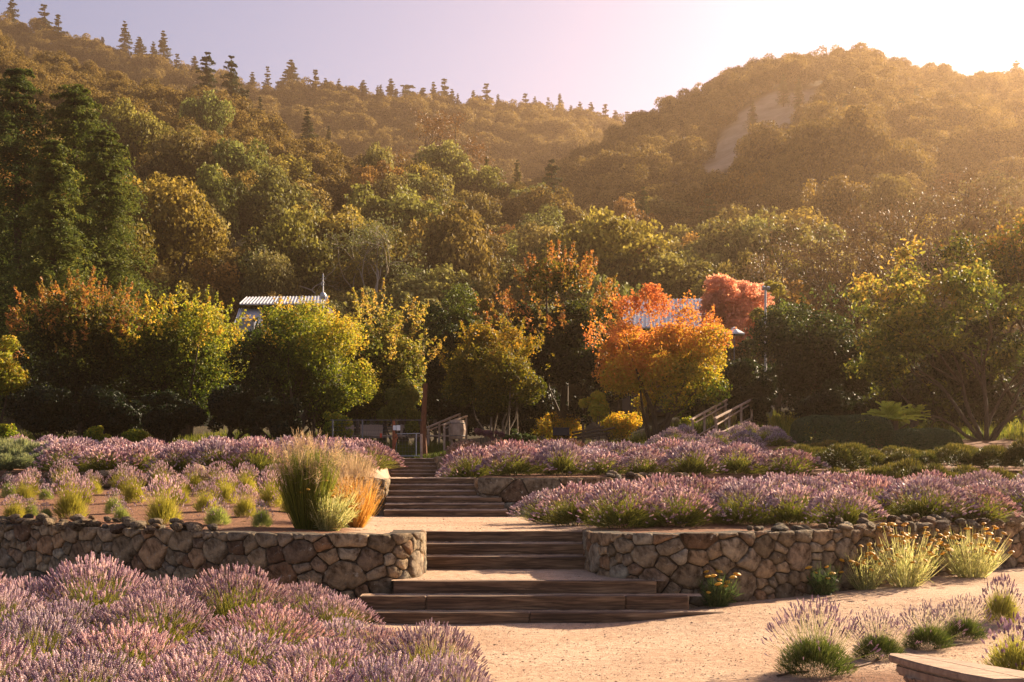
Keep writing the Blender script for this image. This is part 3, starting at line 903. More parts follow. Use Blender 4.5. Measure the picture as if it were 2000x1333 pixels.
def place_tree(name, protos, x, y, z, s, sz, label, cat, group, color, kk=None):
    k = R.randrange(len(protos)) if kk is None else kk
    root = empty(name, (x, y, z), R.uniform(0, 6.28))
    v_ = .25 if name == 'oak_tree' else .08
    root.scale = (s * R.uniform(1 - v_, 1 + v_), s * R.uniform(1 - v_, 1 + v_), sz * R.uniform(1 - v_, 1 + v_))
    tag(root, label, cat, group)
    c = obj('crown', protos[k][0], root); t = obj('trunk', protos[k][1], root)
    c.color = (*color, 1)
    return root

def warm(k=None):
    """natural hue range of the wood: olive, golden, brown, dark"""
    k = R.random() if k is None else k
    if k < .52: return (R.uniform(.85, 1.15), R.uniform(.95, 1.15), R.uniform(.8, 1.1)), 'olive green'
    if k < .68: return (R.uniform(1.15, 1.35), R.uniform(1.05, 1.2), R.uniform(.7, .9)), 'golden'
    if k < .94: return (R.uniform(.65, .85), R.uniform(.7, .85), R.uniform(.6, .8)), 'dark green'
    return (R.uniform(1.25, 1.5), R.uniform(.85, 1.0), R.uniform(.7, .85)), 'russet'

def scatter(key, t0, t1, px0, px1, step, jit, size, seed):
    rr = random.Random(seed); out = []
    t = t0
    while t < t1:
        x_, D, z_ = hill_at(key, 1000.0, t); 
        cell = step(float(D))
        px = px0 + rr.random() * cell
        while px < px1:
            tt_ = t + rr.uniform(-.5, .5) * jit
            x, Dd, z = hill_at(key, px, tt_)
            out.append((px, tt_, float(x), float(Dd), float(z), size(rr)))
            px += step(float(Dd)) * rr.uniform(.75, 1.25)
        t += jit
    return out

A_T = scatter('A', .0, 1.0, -160, 2160, lambda D: 5.6 * F / D, .036, lambda r_: r_.choice([5.5, 6.5, 7.5, 8.5, 9.5]) * r_.uniform(.85, 1.1), 3)
C_T = scatter('C', .18, 1.01, 930, 2160, lambda D: 6.4 * F / D, .030, lambda r_: r_.uniform(6, 10.5), 4)
B_T = scatter('B', .45, 1.0, -120, 1330, lambda D: 8.5 * F / D, .035, lambda r_: r_.uniform(9, 14), 5)

def py_of(z, D): return YH - (z - H) * F / D
def clear_of(px, py): return clearing(np.array([px]), np.array([py]))[0]

# rough occlusion test: is the crown's top above the ground line of everything nearer?
def visible(key, px, D, z, s):
    top = py_of(z + s * .95, D)
    if px < -40 or px > 2040 or top > 640: return False
    lim = 660
    if key == 'B' or key == 'C':
        Ta = HA; Dc = tab(Ta, px, 2); lim = min(lim, float(tab(Ta, px, 1)) + 10)
    if key == 'B' and px > 1100:
        lim = min(lim, float(tab(HC, px, 1)) + 10)
    return top < lim

LMK = ['over the left redwoods', 'right of the redwood tips', 'right beside the redwoods', 'over the bronze maple', 'over the yellow-green maple', 'over the left roof', 'over the weather vane', 'over the loose yellow maple', 'over the pale olive trees', 'over the gate',
       'over the amber maple', 'over the tallest dark maple', 'over the orange maple', 'over the right roof', 'over the red maple', 'over the lamp pole', 'over the dark evergreen', 'over the clipped hedges', 'over the cycad', 'above the right edge trees']
woods = []
cand = []
for key, L in (('A', A_T), ('C', C_T), ('B', B_T)):
    for (px, t, x, D, z, s) in L:
        if key == 'C' and (clear_of(px, py_of(z, D)) > .3 or clear_of(px, py_of(z + s * .5, D)) > .55): continue
        v = visible(key, px, D, z, s)
        woods.append((key, px, t, x, D, z, s, v))
        if v: cand.append((s / D, len(woods) - 1))
cand.sort(reverse=True)
best = set(k for _, k in cand[:285])
stuffpts = {0: [], 1: [], 2: []}
refs = {}
for k, (key, px, t, x, D, z, s, v) in enumerate(woods):
    if k in best:
        c, hue = warm()
        pos = 'far left' if px < 400 else 'centre left' if px < 900 else 'centre' if px < 1350 else 'right'
        band = ('lower' if t < .33 else 'middle' if t < .68 else 'upper') if key == 'A' else 'upper'
        where = 'near wooded slope' if key == 'A' else ('hill with the clearing' if key == 'C' else 'distant ridge')
        spot = LMK[int(min(19, max(0, px // 100)))]
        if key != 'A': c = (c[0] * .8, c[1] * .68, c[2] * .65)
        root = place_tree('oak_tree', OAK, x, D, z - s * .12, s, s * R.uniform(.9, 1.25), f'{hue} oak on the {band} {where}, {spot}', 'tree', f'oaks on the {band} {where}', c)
        kk = OAK.index(next(p for p in OAK if p[0] == root.children[0].data or p[0] == root.children[1].data))
        if kk < 3 and kk not in refs: refs[kk] = [c_ for c_ in root.children if c_.name.startswith('crown')][0]
    elif px > -150 and px < 2150:
        stuffpts[k % 3].append((x, D, z - s * .1, s))

def instancer(name, pts, refobj, mat_scale=1.0):
    me = bpy.data.meshes.new(name)
    me.vertices.add(len(pts)); a = np.array(pts, float)
    me.vertices.foreach_set('co', a[:, :3].ravel().astype(np.float32))
    at = me.attributes.new('size', 'FLOAT', 'POINT'); at.data.foreach_set('value', a[:, 3].astype(np.float32))
    o = obj(name, me)
    ng = bpy.data.node_groups.new(name, 'GeometryNodeTree')
    ng.interface.new_socket('Geometry', in_out='INPUT', socket_type='NodeSocketGeometry')
    ng.interface.new_socket('Geometry', in_out='OUTPUT', socket_type='NodeSocketGeometry')
    gi, go = ng.nodes.new('NodeGroupInput'), ng.nodes.new('NodeGroupOutput')
    mp = ng.nodes.new('GeometryNodeMeshToPoints'); ip = ng.nodes.new('GeometryNodeInstanceOnPoints')
    oi = ng.nodes.new('GeometryNodeObjectInfo'); oi.inputs[0].default_value = refobj; oi.inputs['As Instance'].default_value = True
    na = ng.nodes.new('GeometryNodeInputNamedAttribute'); na.data_type = 'FLOAT'; na.inputs['Name'].default_value = 'size'
    rv = ng.nodes.new('FunctionNodeRandomValue'); rv.data_type = 'FLOAT_VECTOR'; rv.inputs[1].default_value = (0, 0, 6.28)
    ng.links.new(gi.outputs[0], mp.inputs[0]); ng.links.new(mp.outputs[0], ip.inputs['Points'])
    ng.links.new(oi.outputs['Geometry'], ip.inputs['Instance'])
    ng.links.new(rv.outputs[0], ip.inputs['Rotation']); ng.links.new(na.outputs[0], ip.inputs['Scale'])
    ng.links.new(ip.outputs[0], go.inputs[0])
    md = o.modifiers.new('instances', 'NODES'); md.node_group = ng
    refobj.color = (.95, .80, .75, 1); o.color = (.85, .72, .65, 1)
    tag(o, kind='stuff')
    return o
for k in range(3):
    if stuffpts[k] and k in refs: instancer('distant_woodland', stuffpts[k], refs[k])

# conifers standing above the ridges: (px, tip row, hill, t, height m, prototype)
def ridge_con(px, ytop, key, t, kk, label, cc=(1, 1, 1), hmin=5):
    x, D, z = hill_at(key, float(px), t)
    h = max(hmin, float(ZY(ytop, D)) - float(z))
    w_ = {'A': 1.0, 'B': R.uniform(1.2, 1.9), 'C': 1.3}[key]; h = h * (1.25 if key == 'B' else 1)
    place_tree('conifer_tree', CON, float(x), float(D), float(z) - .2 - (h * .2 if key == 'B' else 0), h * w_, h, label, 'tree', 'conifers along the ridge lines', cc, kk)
ridge_con(405, 100, 'A', .97, 1, 'dark open-branched conifer on the near crest, left of its taller twin')
ridge_con(452, 112, 'A', .97, 1, 'dark drooping conifer on the near crest, right of its taller twin')
ridge_con(475, 165, 'A', .94, 3, 'shorter dark conifer just below the pair on the near crest')
ridge_con(508, 192, 'A', .95, 2, 'small dark conifer tip beyond the pair on the near crest', hmin=6)
ridge_con(600, 200, 'A', .95, 0, 'dark conical conifer standing alone midway down the near crest', hmin=9)
ridge_con(642, 240, 'A', .96, 2, 'small dark conifer right of the lone conical one', hmin=5)
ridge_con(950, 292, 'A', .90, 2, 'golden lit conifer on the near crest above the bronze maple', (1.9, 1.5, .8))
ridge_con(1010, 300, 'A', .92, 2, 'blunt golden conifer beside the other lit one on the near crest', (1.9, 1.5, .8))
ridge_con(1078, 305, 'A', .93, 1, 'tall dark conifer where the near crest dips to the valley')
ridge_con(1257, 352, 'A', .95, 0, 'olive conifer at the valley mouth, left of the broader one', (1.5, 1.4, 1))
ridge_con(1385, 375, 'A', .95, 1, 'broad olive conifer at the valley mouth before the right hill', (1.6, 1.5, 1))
for px, yt, kk in [(90, 8, 1), (112, 28, 2), (197, 58, 2), (248, 46, 0), (275, 62, 0), (298, 77, 2), (320, 68, 0), (350, 96, 0), (375, 110, 2), (30, 5, 1), (492, 132, 0), (525, 125, 3), (575, 121, 0),
                   (612, 140, 0), (640, 148, 2), (660, 150, 0), (705, 155, 0), (735, 158, 2), (762, 162, 0), (795, 158, 3), (820, 160, 0), (845, 166, 2), (870, 152, 1), (900, 170, 2), (925, 180, 2), (955, 166, 0), (975, 183, 2), (1020, 176, 1), (1048, 186, 2), (1075, 180, 0), (1095, 186, 2), (1130, 195, 2), (1150, 200, 0), (1185, 205, 2), (1205, 215, 0), (1222, 222, 2), (680, 165, 2), (590, 150, 2), (545, 150, 2), (860, 172, 0), (1000, 190, 0), (1110, 198, 0), (1170, 210, 2), (990, 186, 2), (745, 168, 0), (780, 170, 2), (832, 172, 2), (885, 176, 0), (940, 182, 0)]:
    ridge_con(px + R.uniform(-6, 6), yt + R.uniform(-6, 9), 'B', R.uniform(.95, 1.0), R.choice([kk, 4, 0]), 'hazy conifer in the row along the distant ridge, ' + LMK[int(px // 100)], hmin=6)
for px, yt in [(1530, 200), (1470, 225), (1790, 240), (1835, 255), (1985, 125), (1560, 240), (1650, 345), (1760, 320)]:
    pxf = float(px)
    t_ = .99 if px > 1900 else np.interp(yt, [150, 350], [.85, .5])
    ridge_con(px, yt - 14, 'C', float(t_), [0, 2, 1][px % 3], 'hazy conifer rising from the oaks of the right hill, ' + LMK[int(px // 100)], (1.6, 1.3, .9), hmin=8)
tag(COL.objects[-1])

# ------------------------------------------------------------------ trees of the garden
def tonef(b, up, rt, ns, c, hs, rs, spot=0):  # tone by height and side: autumn colour plus painted sun and shade
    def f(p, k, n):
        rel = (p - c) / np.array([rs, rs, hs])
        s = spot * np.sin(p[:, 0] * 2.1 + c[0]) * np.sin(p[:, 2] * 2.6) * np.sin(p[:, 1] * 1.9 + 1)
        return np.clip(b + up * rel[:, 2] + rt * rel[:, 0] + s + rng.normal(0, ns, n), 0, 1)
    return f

def branches(tb, base, tops, r0, n=5, wob=.12, k0=.35):
    base = np.array(base, float)
    for c in tops:
        c = np.array(c, float)
        mid = base + (c - base) * k0 * np.array([.55, .55, 1.1]) + rng.normal(0, wob, 3)
        m2 = base + (c - base) * .7 + rng.normal(0, wob, 3)
        tb.tube([base, mid, m2, c], [r0, r0 * .72, r0 * .42, r0 * .14], n)

def garden_tree(name, label, cat, mat, px, D, py0, pytop, wpx, pycrown, nl=22, nleaf=9000, leaf=.17, tone=(.5, .3, .1, .15), stems=4, bark='bark', r0=.09, sprays=0, spray_tone=(.8, 1), lob=(.17, .33), depth=.85, spot=.15, aspect=.6, flare=.25, leafshape=.75, group=None, color=(1, 1, 1), trunk_h=None, seed=None, sprlen=(.35, .9), box=2.4, extra=()):
    global rng
    rng = np.random.default_rng(seed or int(px * 7 + D))
    if D > 44 and nleaf > 6000: nleaf = int(nleaf * 1.5); leaf *= .80
    x = WX(px, D); z0 = zsoft(x, D) - .05
    ztop = ZY(pytop, D); zc0 = ZY(pycrown, D); Rr = wpx / 2 * D / F
    wpx_ = wpx * 1.12; Rr = wpx_ / 2 * D / F; hc = (ztop - zc0); c = np.array([0, 0, (ztop + zc0) / 2 - z0]); hs = hc / 2
    root = empty(name, (x, D, z0)); tag(root, label, cat, group)
    L = []
    nsub = 6 if nl > 20 else 3
    sub = [(rng.uniform(-.55, .55), rng.uniform(-.5, .5), rng.uniform(-.35, .45)) for _ in range(nsub)]
    for k in range(nl):
        rad = rng.uniform(*lob) * min(Rr, hs * 1.2)
        if k % 3 and sub:
            sx_, sy_, sz_ = sub[k % nsub]
            dd = unit(rng.normal(0, 1, 3)) * rng.uniform(.25, .5)
            f_ = np.array([sx_ + dd[0], (sy_ + dd[1]) * depth, sz_ + dd[2]])
            f_ = np.clip(f_, -.98, .98)
            L.append([*(c + f_ * np.array([max(Rr - rad * .6, .1), max(Rr - rad * .6, .1), max(hs - rad * .6, .1)])), rad]); continue
        d = unit(rng.normal(0, 1, 3)); d = d / (np.sum(np.abs(d) ** box) ** (1 / box)); q = rng.uniform(.45, 1.0) ** .5
        cc = c + d * np.array([max(Rr - rad, .1), max(Rr - rad, .1) * depth, max(hs - rad, .1)]) * q
        L.append([*cc, rad])
    for (ex, ey, er) in extra: L.append([WX(ex, D) - x, 0, ZY(ey, D) - z0, er])
    L.append([*c, min(Rr, hs) * .5]); L = np.array(L)
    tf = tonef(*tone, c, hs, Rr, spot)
    mb = MB()
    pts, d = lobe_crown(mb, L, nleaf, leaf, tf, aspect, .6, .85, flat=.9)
    # upright or outward shoots that break the outline
    if sprays:
        out = unit(rng.normal(0, 1, (sprays, 3)) + np.array([0, -.15, .55])); out[:, 2] = abs(out[:, 2]) * .9 + .05
        st = c + unit(out) * np.array([Rr, Rr * depth, hs]) * .86
        for a, o_ in zip(st, out):
            ln = rng.uniform(*sprlen); m_ = int(26 * ln / .6)
            dr = unit(o_ * np.array([.8, .6, .6]) + np.array([0, 0, .75]))
            u = rng.random(m_)
            pp = a + dr * (u * ln)[:, None] + rng.normal(0, 1, (m_, 3)) * (.11 * (1.1 - u))[:, None]
            leaf_quads(mb, pp, unit(rng.normal(0, 1, (m_, 3))), leaf * rng.uniform(.7, 1.15, m_), np.clip(rng.uniform(*spray_tone) + rng.normal(0, .1, m_), 0, 1), aspect, .8)
    cr = mb.build('crown', mat, root); cr.color = (*color, 1)
    tb = MB()
    low = L[np.argsort(L[:, 2])][:max(stems, 3) * 2]
    for k in range(stems):
        a = 2 * math.pi * k / stems + rng.uniform(0, 1)
        b = (math.cos(a) * flare * .5, math.sin(a) * flare * .5, 0)
        tgt = low[rng.integers(len(low))][:3] * np.array([.7, .7, 1])
        branches(tb, b, [tgt, L[rng.integers(len(L))][:3]], r0 * rng.uniform(.7, 1.1))
    tb.build('trunk', M[bark], root)
    return root

# left conifer group
def big_conifer(label, px, D, pytop, wpx, seed, mat='redwood', nleaf=46000, cf=.03, taper=.5, tone0=.3, color=(1, 1, 1)):
    x = WX(px, D); z0 = zsoft(x, D); h = ZY(pytop, D) - z0; r = wpx / 2 * D / F
    c, t = conifer_mesh(h, r, 46, 10, .24, nleaf, M[mat], droop=.35, taper=taper, crown_from=cf, seed=seed, tone0=tone0)
    root = empty('conifer_tree', (x, D, z0)); tag(root, label, 'tree', 'tall evergreens at the left edge')
    o = obj('crown', c, root); obj('trunk', t, root); o.color = (*color, 1)
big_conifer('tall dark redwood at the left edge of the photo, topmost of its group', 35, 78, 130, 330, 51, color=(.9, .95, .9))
big_conifer('redwood cut by the left edge of the photo, lower than its neighbour', -40, 82, 300, 260, 55, color=(1.0, 1.0, .9))
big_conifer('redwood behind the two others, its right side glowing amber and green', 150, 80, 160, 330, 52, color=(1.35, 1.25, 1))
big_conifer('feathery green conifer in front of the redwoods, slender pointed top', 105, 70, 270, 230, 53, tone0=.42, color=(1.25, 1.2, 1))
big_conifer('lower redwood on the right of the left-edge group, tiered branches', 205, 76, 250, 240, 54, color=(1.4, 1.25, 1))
rng = np.random.default_rng(77)

GT = garden_tree
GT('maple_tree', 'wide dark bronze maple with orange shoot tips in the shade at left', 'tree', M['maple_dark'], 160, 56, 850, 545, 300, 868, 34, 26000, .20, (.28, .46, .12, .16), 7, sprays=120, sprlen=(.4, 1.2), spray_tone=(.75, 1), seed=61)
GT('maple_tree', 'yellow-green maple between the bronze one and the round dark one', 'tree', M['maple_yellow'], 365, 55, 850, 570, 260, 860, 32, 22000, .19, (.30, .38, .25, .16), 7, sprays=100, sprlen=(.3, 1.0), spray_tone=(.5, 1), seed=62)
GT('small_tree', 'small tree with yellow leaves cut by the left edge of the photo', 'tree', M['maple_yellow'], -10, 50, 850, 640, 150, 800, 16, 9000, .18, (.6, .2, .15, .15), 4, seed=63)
GT('maple_tree', 'broad round maple, shaded dark green at left and sunlit yellow at right, centre left', 'tree', M['maple_yellow'], 585, 50, 850, 585, 275, 845, 44, 26000, .15, (.27, .30, .50, .13), 9, sprays=70, spray_tone=(.7, 1), flare=1.6, sprlen=(.3, .7), seed=64)  # strong rightward tone paints the shaded left and sunlit right
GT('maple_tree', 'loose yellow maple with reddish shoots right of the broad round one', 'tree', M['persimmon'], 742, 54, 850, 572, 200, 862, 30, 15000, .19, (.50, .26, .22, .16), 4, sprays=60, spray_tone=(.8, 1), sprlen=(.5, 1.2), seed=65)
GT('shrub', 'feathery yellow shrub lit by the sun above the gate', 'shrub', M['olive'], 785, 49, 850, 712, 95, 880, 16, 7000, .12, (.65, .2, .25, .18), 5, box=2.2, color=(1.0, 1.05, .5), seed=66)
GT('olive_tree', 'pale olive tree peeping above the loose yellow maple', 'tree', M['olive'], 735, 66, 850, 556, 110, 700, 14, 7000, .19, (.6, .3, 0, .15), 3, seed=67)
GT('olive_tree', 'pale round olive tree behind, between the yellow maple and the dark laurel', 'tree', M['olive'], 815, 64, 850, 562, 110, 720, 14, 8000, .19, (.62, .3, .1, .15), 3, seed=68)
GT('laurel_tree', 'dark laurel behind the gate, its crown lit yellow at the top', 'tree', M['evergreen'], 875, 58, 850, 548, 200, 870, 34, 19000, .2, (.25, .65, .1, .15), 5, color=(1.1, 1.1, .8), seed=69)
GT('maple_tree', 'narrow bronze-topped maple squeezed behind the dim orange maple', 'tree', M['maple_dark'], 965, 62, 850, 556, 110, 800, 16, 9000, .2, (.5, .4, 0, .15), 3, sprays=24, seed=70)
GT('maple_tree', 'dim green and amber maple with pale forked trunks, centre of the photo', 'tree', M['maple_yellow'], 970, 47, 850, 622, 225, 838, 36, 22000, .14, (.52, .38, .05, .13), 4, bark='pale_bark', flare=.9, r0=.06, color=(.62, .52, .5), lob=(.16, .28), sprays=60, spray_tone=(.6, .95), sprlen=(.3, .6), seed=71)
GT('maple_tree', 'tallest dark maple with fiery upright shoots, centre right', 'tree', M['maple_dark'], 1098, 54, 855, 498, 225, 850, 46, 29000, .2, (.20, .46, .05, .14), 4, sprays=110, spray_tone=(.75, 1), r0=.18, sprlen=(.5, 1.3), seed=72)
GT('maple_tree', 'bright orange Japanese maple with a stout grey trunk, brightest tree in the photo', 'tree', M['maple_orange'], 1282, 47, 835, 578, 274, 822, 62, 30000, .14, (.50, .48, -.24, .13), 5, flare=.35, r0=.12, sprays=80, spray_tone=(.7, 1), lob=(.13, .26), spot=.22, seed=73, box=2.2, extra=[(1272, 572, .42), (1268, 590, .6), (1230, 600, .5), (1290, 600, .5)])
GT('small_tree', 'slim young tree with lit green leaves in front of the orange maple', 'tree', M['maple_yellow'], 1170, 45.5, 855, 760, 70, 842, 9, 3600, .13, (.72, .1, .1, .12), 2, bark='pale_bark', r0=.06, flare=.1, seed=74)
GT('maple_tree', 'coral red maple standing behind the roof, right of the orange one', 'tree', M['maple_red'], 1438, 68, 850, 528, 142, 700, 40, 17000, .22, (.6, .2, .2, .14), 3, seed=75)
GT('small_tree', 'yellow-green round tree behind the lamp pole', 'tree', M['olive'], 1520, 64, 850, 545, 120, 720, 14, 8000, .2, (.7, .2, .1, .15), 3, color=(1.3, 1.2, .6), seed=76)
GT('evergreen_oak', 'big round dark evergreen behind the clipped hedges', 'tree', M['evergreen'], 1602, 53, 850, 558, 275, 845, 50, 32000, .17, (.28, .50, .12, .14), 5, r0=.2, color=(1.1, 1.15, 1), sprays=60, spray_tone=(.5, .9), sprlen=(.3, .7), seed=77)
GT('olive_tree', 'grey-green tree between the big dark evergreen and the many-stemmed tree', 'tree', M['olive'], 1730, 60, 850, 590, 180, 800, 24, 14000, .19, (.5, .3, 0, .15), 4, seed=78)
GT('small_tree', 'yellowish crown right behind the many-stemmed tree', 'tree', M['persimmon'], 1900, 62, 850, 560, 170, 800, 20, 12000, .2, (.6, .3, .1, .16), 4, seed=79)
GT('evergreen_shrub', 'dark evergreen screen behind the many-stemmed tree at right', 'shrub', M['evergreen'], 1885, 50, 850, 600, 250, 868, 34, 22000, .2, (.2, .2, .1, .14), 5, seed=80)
# dark understorey between the crowns
for k, (px, D, pt, wd, lb) in enumerate([(60, 60, 650, 170, 'dark shrub mass under the left redwoods'), (300, 60, 690, 220, 'dark shrub mass behind the yellow-green maple'), (470, 62, 640, 150, 'dark shrub behind the broad round maple'), (700, 58, 730, 130, 'dark shrub under the loose yellow maple'),
                                      (840, 61, 680, 120, 'dark shrub behind the gate post'), (1030, 60, 680, 150, 'dark shrub under the tallest maple'), (1190, 62, 640, 140, 'dark shrub between the tallest maple and the orange maple'), (1400, 57, 680, 160, 'dark shrub right of the orange maple'), (1480, 60, 640, 150, 'dark shrub behind the lamp pole foot'), (1690, 57, 690, 180, 'dark shrub behind the first clipped hedge'), (1840, 58, 700, 200, 'dark shrub behind the cycad'), (2010, 60, 620, 160, 'dark shrub at the right edge of the garden')]):
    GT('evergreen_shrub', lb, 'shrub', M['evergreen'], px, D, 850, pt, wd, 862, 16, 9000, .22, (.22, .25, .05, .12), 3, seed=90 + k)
for k, (px, D, pt, wd, lb) in enumerate([(20, 47, 820, 60, 'low lit yellow shrub at the left edge behind the lavender'), (185, 47, 828, 50, 'small golden grass tuft behind the left lavender'), (265, 47, 832, 60, 'low brown shrub in the shade of the left maples'), (1085, 54, 800, 110, 'sunlit golden shrub behind the black sign'), (1215, 52, 795, 90, 'sunlit pale green shrub behind the orange maple trunk'), (1340, 50, 810, 60, 'small green shrub left of the hand rails'), (1010, 46, 835, 60, 'dark low shrub beside the purple one'), (655, 47, 795, 50, 'white flowering shrub behind the ornamental grass'), (1805, 44, 830, 70, 'green shrub between the two hedges')]):
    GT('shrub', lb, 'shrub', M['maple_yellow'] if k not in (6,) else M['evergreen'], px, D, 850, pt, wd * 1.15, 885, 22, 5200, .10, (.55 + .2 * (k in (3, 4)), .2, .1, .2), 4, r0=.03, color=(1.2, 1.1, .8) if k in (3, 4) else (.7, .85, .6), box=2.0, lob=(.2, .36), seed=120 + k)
sh = GT('purple_shrub', 'low purple-leaved shrub in front of the amber maple', 'shrub', M['purple_shrub'], 955, 43, 855, 833, 66, 862, 10, 3500, .08, (.6, .3, 0, .2), 4, r0=.02, seed=140)

for k, (px, D, pt, wd, lb) in enumerate([(95, 50, 735, 150, 'dark shrub added for shade below the wide bronze maple'), (215, 50.5, 745, 140, 'dark shrub added for shade between the bronze and yellow-green maples'), (330, 49.5, 760, 130, 'dark shrub added for shade below the yellow-green maple'), (452, 51, 730, 130, 'dark shrub added for shade left of the broad round maple'), (540, 47.5, 770, 120, 'dark shrub added for shade under the left side of the broad round maple'), (640, 52, 750, 110, 'dark shrub added for shade behind the ornamental grass'), (1000, 51, 740, 120, 'dark shrub added for shade behind the amber maple trunks'), (1480, 47.8, 700, 110, 'dark shrub added for shade behind the right hand rail'), (1640, 48, 740, 190, 'dark shrub added for shade under the big round evergreen')]):  # dark shrubs added to close light gaps and blacken the tree bases
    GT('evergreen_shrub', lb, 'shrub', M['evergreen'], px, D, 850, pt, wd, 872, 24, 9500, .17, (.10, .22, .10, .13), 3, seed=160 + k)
# many-stemmed tree at right, and bare ones behind
def grow(tb, tips, p, d, ln, r, depth, bend=.35, split=(2, 3)):
    n = 4; pts = [p.copy()]
    for k in range(n):
        d = unit(d + rng.normal(0, bend * .4, 3)); p = p + d * ln / n; pts.append(p.copy())
    tb.tube(pts, np.linspace(r, r * .62, n + 1), 6 if depth > 2 else 4, cap=False)
    if depth == 0: tips.append((p, d)); return
    for k in range(R.randint(*split)):
        dd = unit(d + rng.normal(0, .55, 3) + np.array([0, 0, .12]))
        grow(tb, tips, p, dd, ln * R.uniform(.62, .85), r * .6, depth - 1, bend, split)
    if depth <= 2: tips.append((p, d))

def branching_tree(name, label, mat, bark, px, D, dirs, ln, r0, depth, per, leaf, tone, spread=.4, color=(1, 1, 1), seed=1, spd=.0, keep=1.0, zb=None):
    global rng
    rng = np.random.default_rng(seed); R.seed(seed)
    x = WX(px, D); z0 = zb if zb is not None else zsoft(x, D)
    root = empty(name, (x, D, z0 - .05)); tag(root, label, 'tree')
    tb, tips = MB(), []
    for (dx, dy, dz, k) in dirs:
        grow(tb, tips, np.array([dx * .3, dy * .3, 0.]), unit(np.array([dx, dy, dz], float)), ln * k, r0 * k, depth)
    tb.build('trunk', M[bark], root, smooth=True)
    mb = MB()
    tips = [t for t in tips if R.random() < keep]
    P_ = np.array([t[0] for t in tips]); D_l = np.array([t[1] for t in tips])
    k = np.repeat(np.arange(len(P_)), per)
    pp = P_[k] + rng.normal(0, spread, (len(k), 3)) * np.array([1, 1, .75]) * rng.uniform(.4, 1, (len(k), 1))
    bt = rng.uniform(-.2, .2, len(P_))
    leaf_quads(mb, pp, unit(rng.normal(0, 1, pp.shape) + [0, 0, .5]), leaf * rng.uniform(.6, 1.2, len(pp)), np.clip(tone(pp) + bt[k] + rng.normal(0, .14, len(pp)), 0, 1), .5, .8)
    o = mb.build('crown', mat, root); o.color = (*color, 1)
    return root
branching_tree('many_stemmed_tree', 'tree with many bare leaning stems and yellowing leaves at the right edge', M['persimmon'], 'bark', 1925, 44, [(-.55, -.1, 1.0, 1), (-.25, .2, 1.2, 1), (.1, -.1, 1.3, 1.05), (.45, .1, 1.1, 1), (.75, -.2, .9, .9), (-.85, .1, .75, .9), (.3, .3, 1.2, .9), (-.1, -.2, 1.3, .9)], 2.3, .085, 4, 66, .19, lambda p: .34 + .10 * (p[:, 2] - 3.2) - .04 * p[:, 0], .27, seed=6)
branching_tree('autumn_tree', 'tall loose tree with bronze and orange leaf tips rising at the right edge', M['maple_dark'], 'bark', 2010, 50, [(-.3, 0, 1.2, 1.1), (.1, .2, 1.3, 1.2), (-.5, .1, 1.1, 1.0), (.3, 0, 1.2, 1.1)], 2.75, .10, 4, 80, .17, lambda p: .38 + .06 * (p[:, 2] - 4), .38, seed=8)
for k, (px, D, sc, lb) in enumerate([(1690, 84, 1.15, 'wide tangle-branched oak with thin brown leaves at the foot of the right hill'), (1820, 86, 1.2, 'brown half-bare tree right of the tangle-branched oak'), (1900, 80, .9, 'pale grey leafless tree behind the yellowing tree at right')]):
    branching_tree('half_bare_tree', lb, M['twigs'], 'pale_bark' if k == 2 else 'bark', px, D, [(-.6, 0, 1, 1), (.1, .2, 1.2, 1), (.6, -.1, 1, 1), (.2, -.3, 1.1, .9), (-.3, .2, 1.2, .9)], 4.3 * sc, .16, 4, [46, 34, 5][k], .24, lambda p: .5 + .04 * (p[:, 2] - 8), .6, seed=14 + k)

xa, Da, za = hill_at('A', 720., .10)
branching_tree('pale_limbed_tree', 'tree with pale forked limbs showing through thin foliage low on the near slope', M['olive'], 'pale_limb', 720, float(Da), [(-.6, -.3, .9, 1), (.1, -.2, 1.2, 1), (.55, -.3, 1, 1), (0, .2, 1.3, 1)], 4.4, .17, 4, 40, .22, lambda p: .4 + .03 * (p[:, 2] - 8), .7, seed=31, zb=float(za))
xa, Da, za = hill_at('A', 842., .93)
branching_tree('sparse_tree', 'sparse golden tree standing above the near crest against the far ridge', M['twigs'], 'bark', 842, float(Da), [(-.35, 0, 1.2, 1), (.1, 0, 1.3, 1), (.4, .1, 1.1, 1)], 5.2, .2, 4, 22, .42, lambda p: .7 + 0 * p[:, 2], .8, seed=33, zb=float(za), color=(1.3, 1.1, .8))

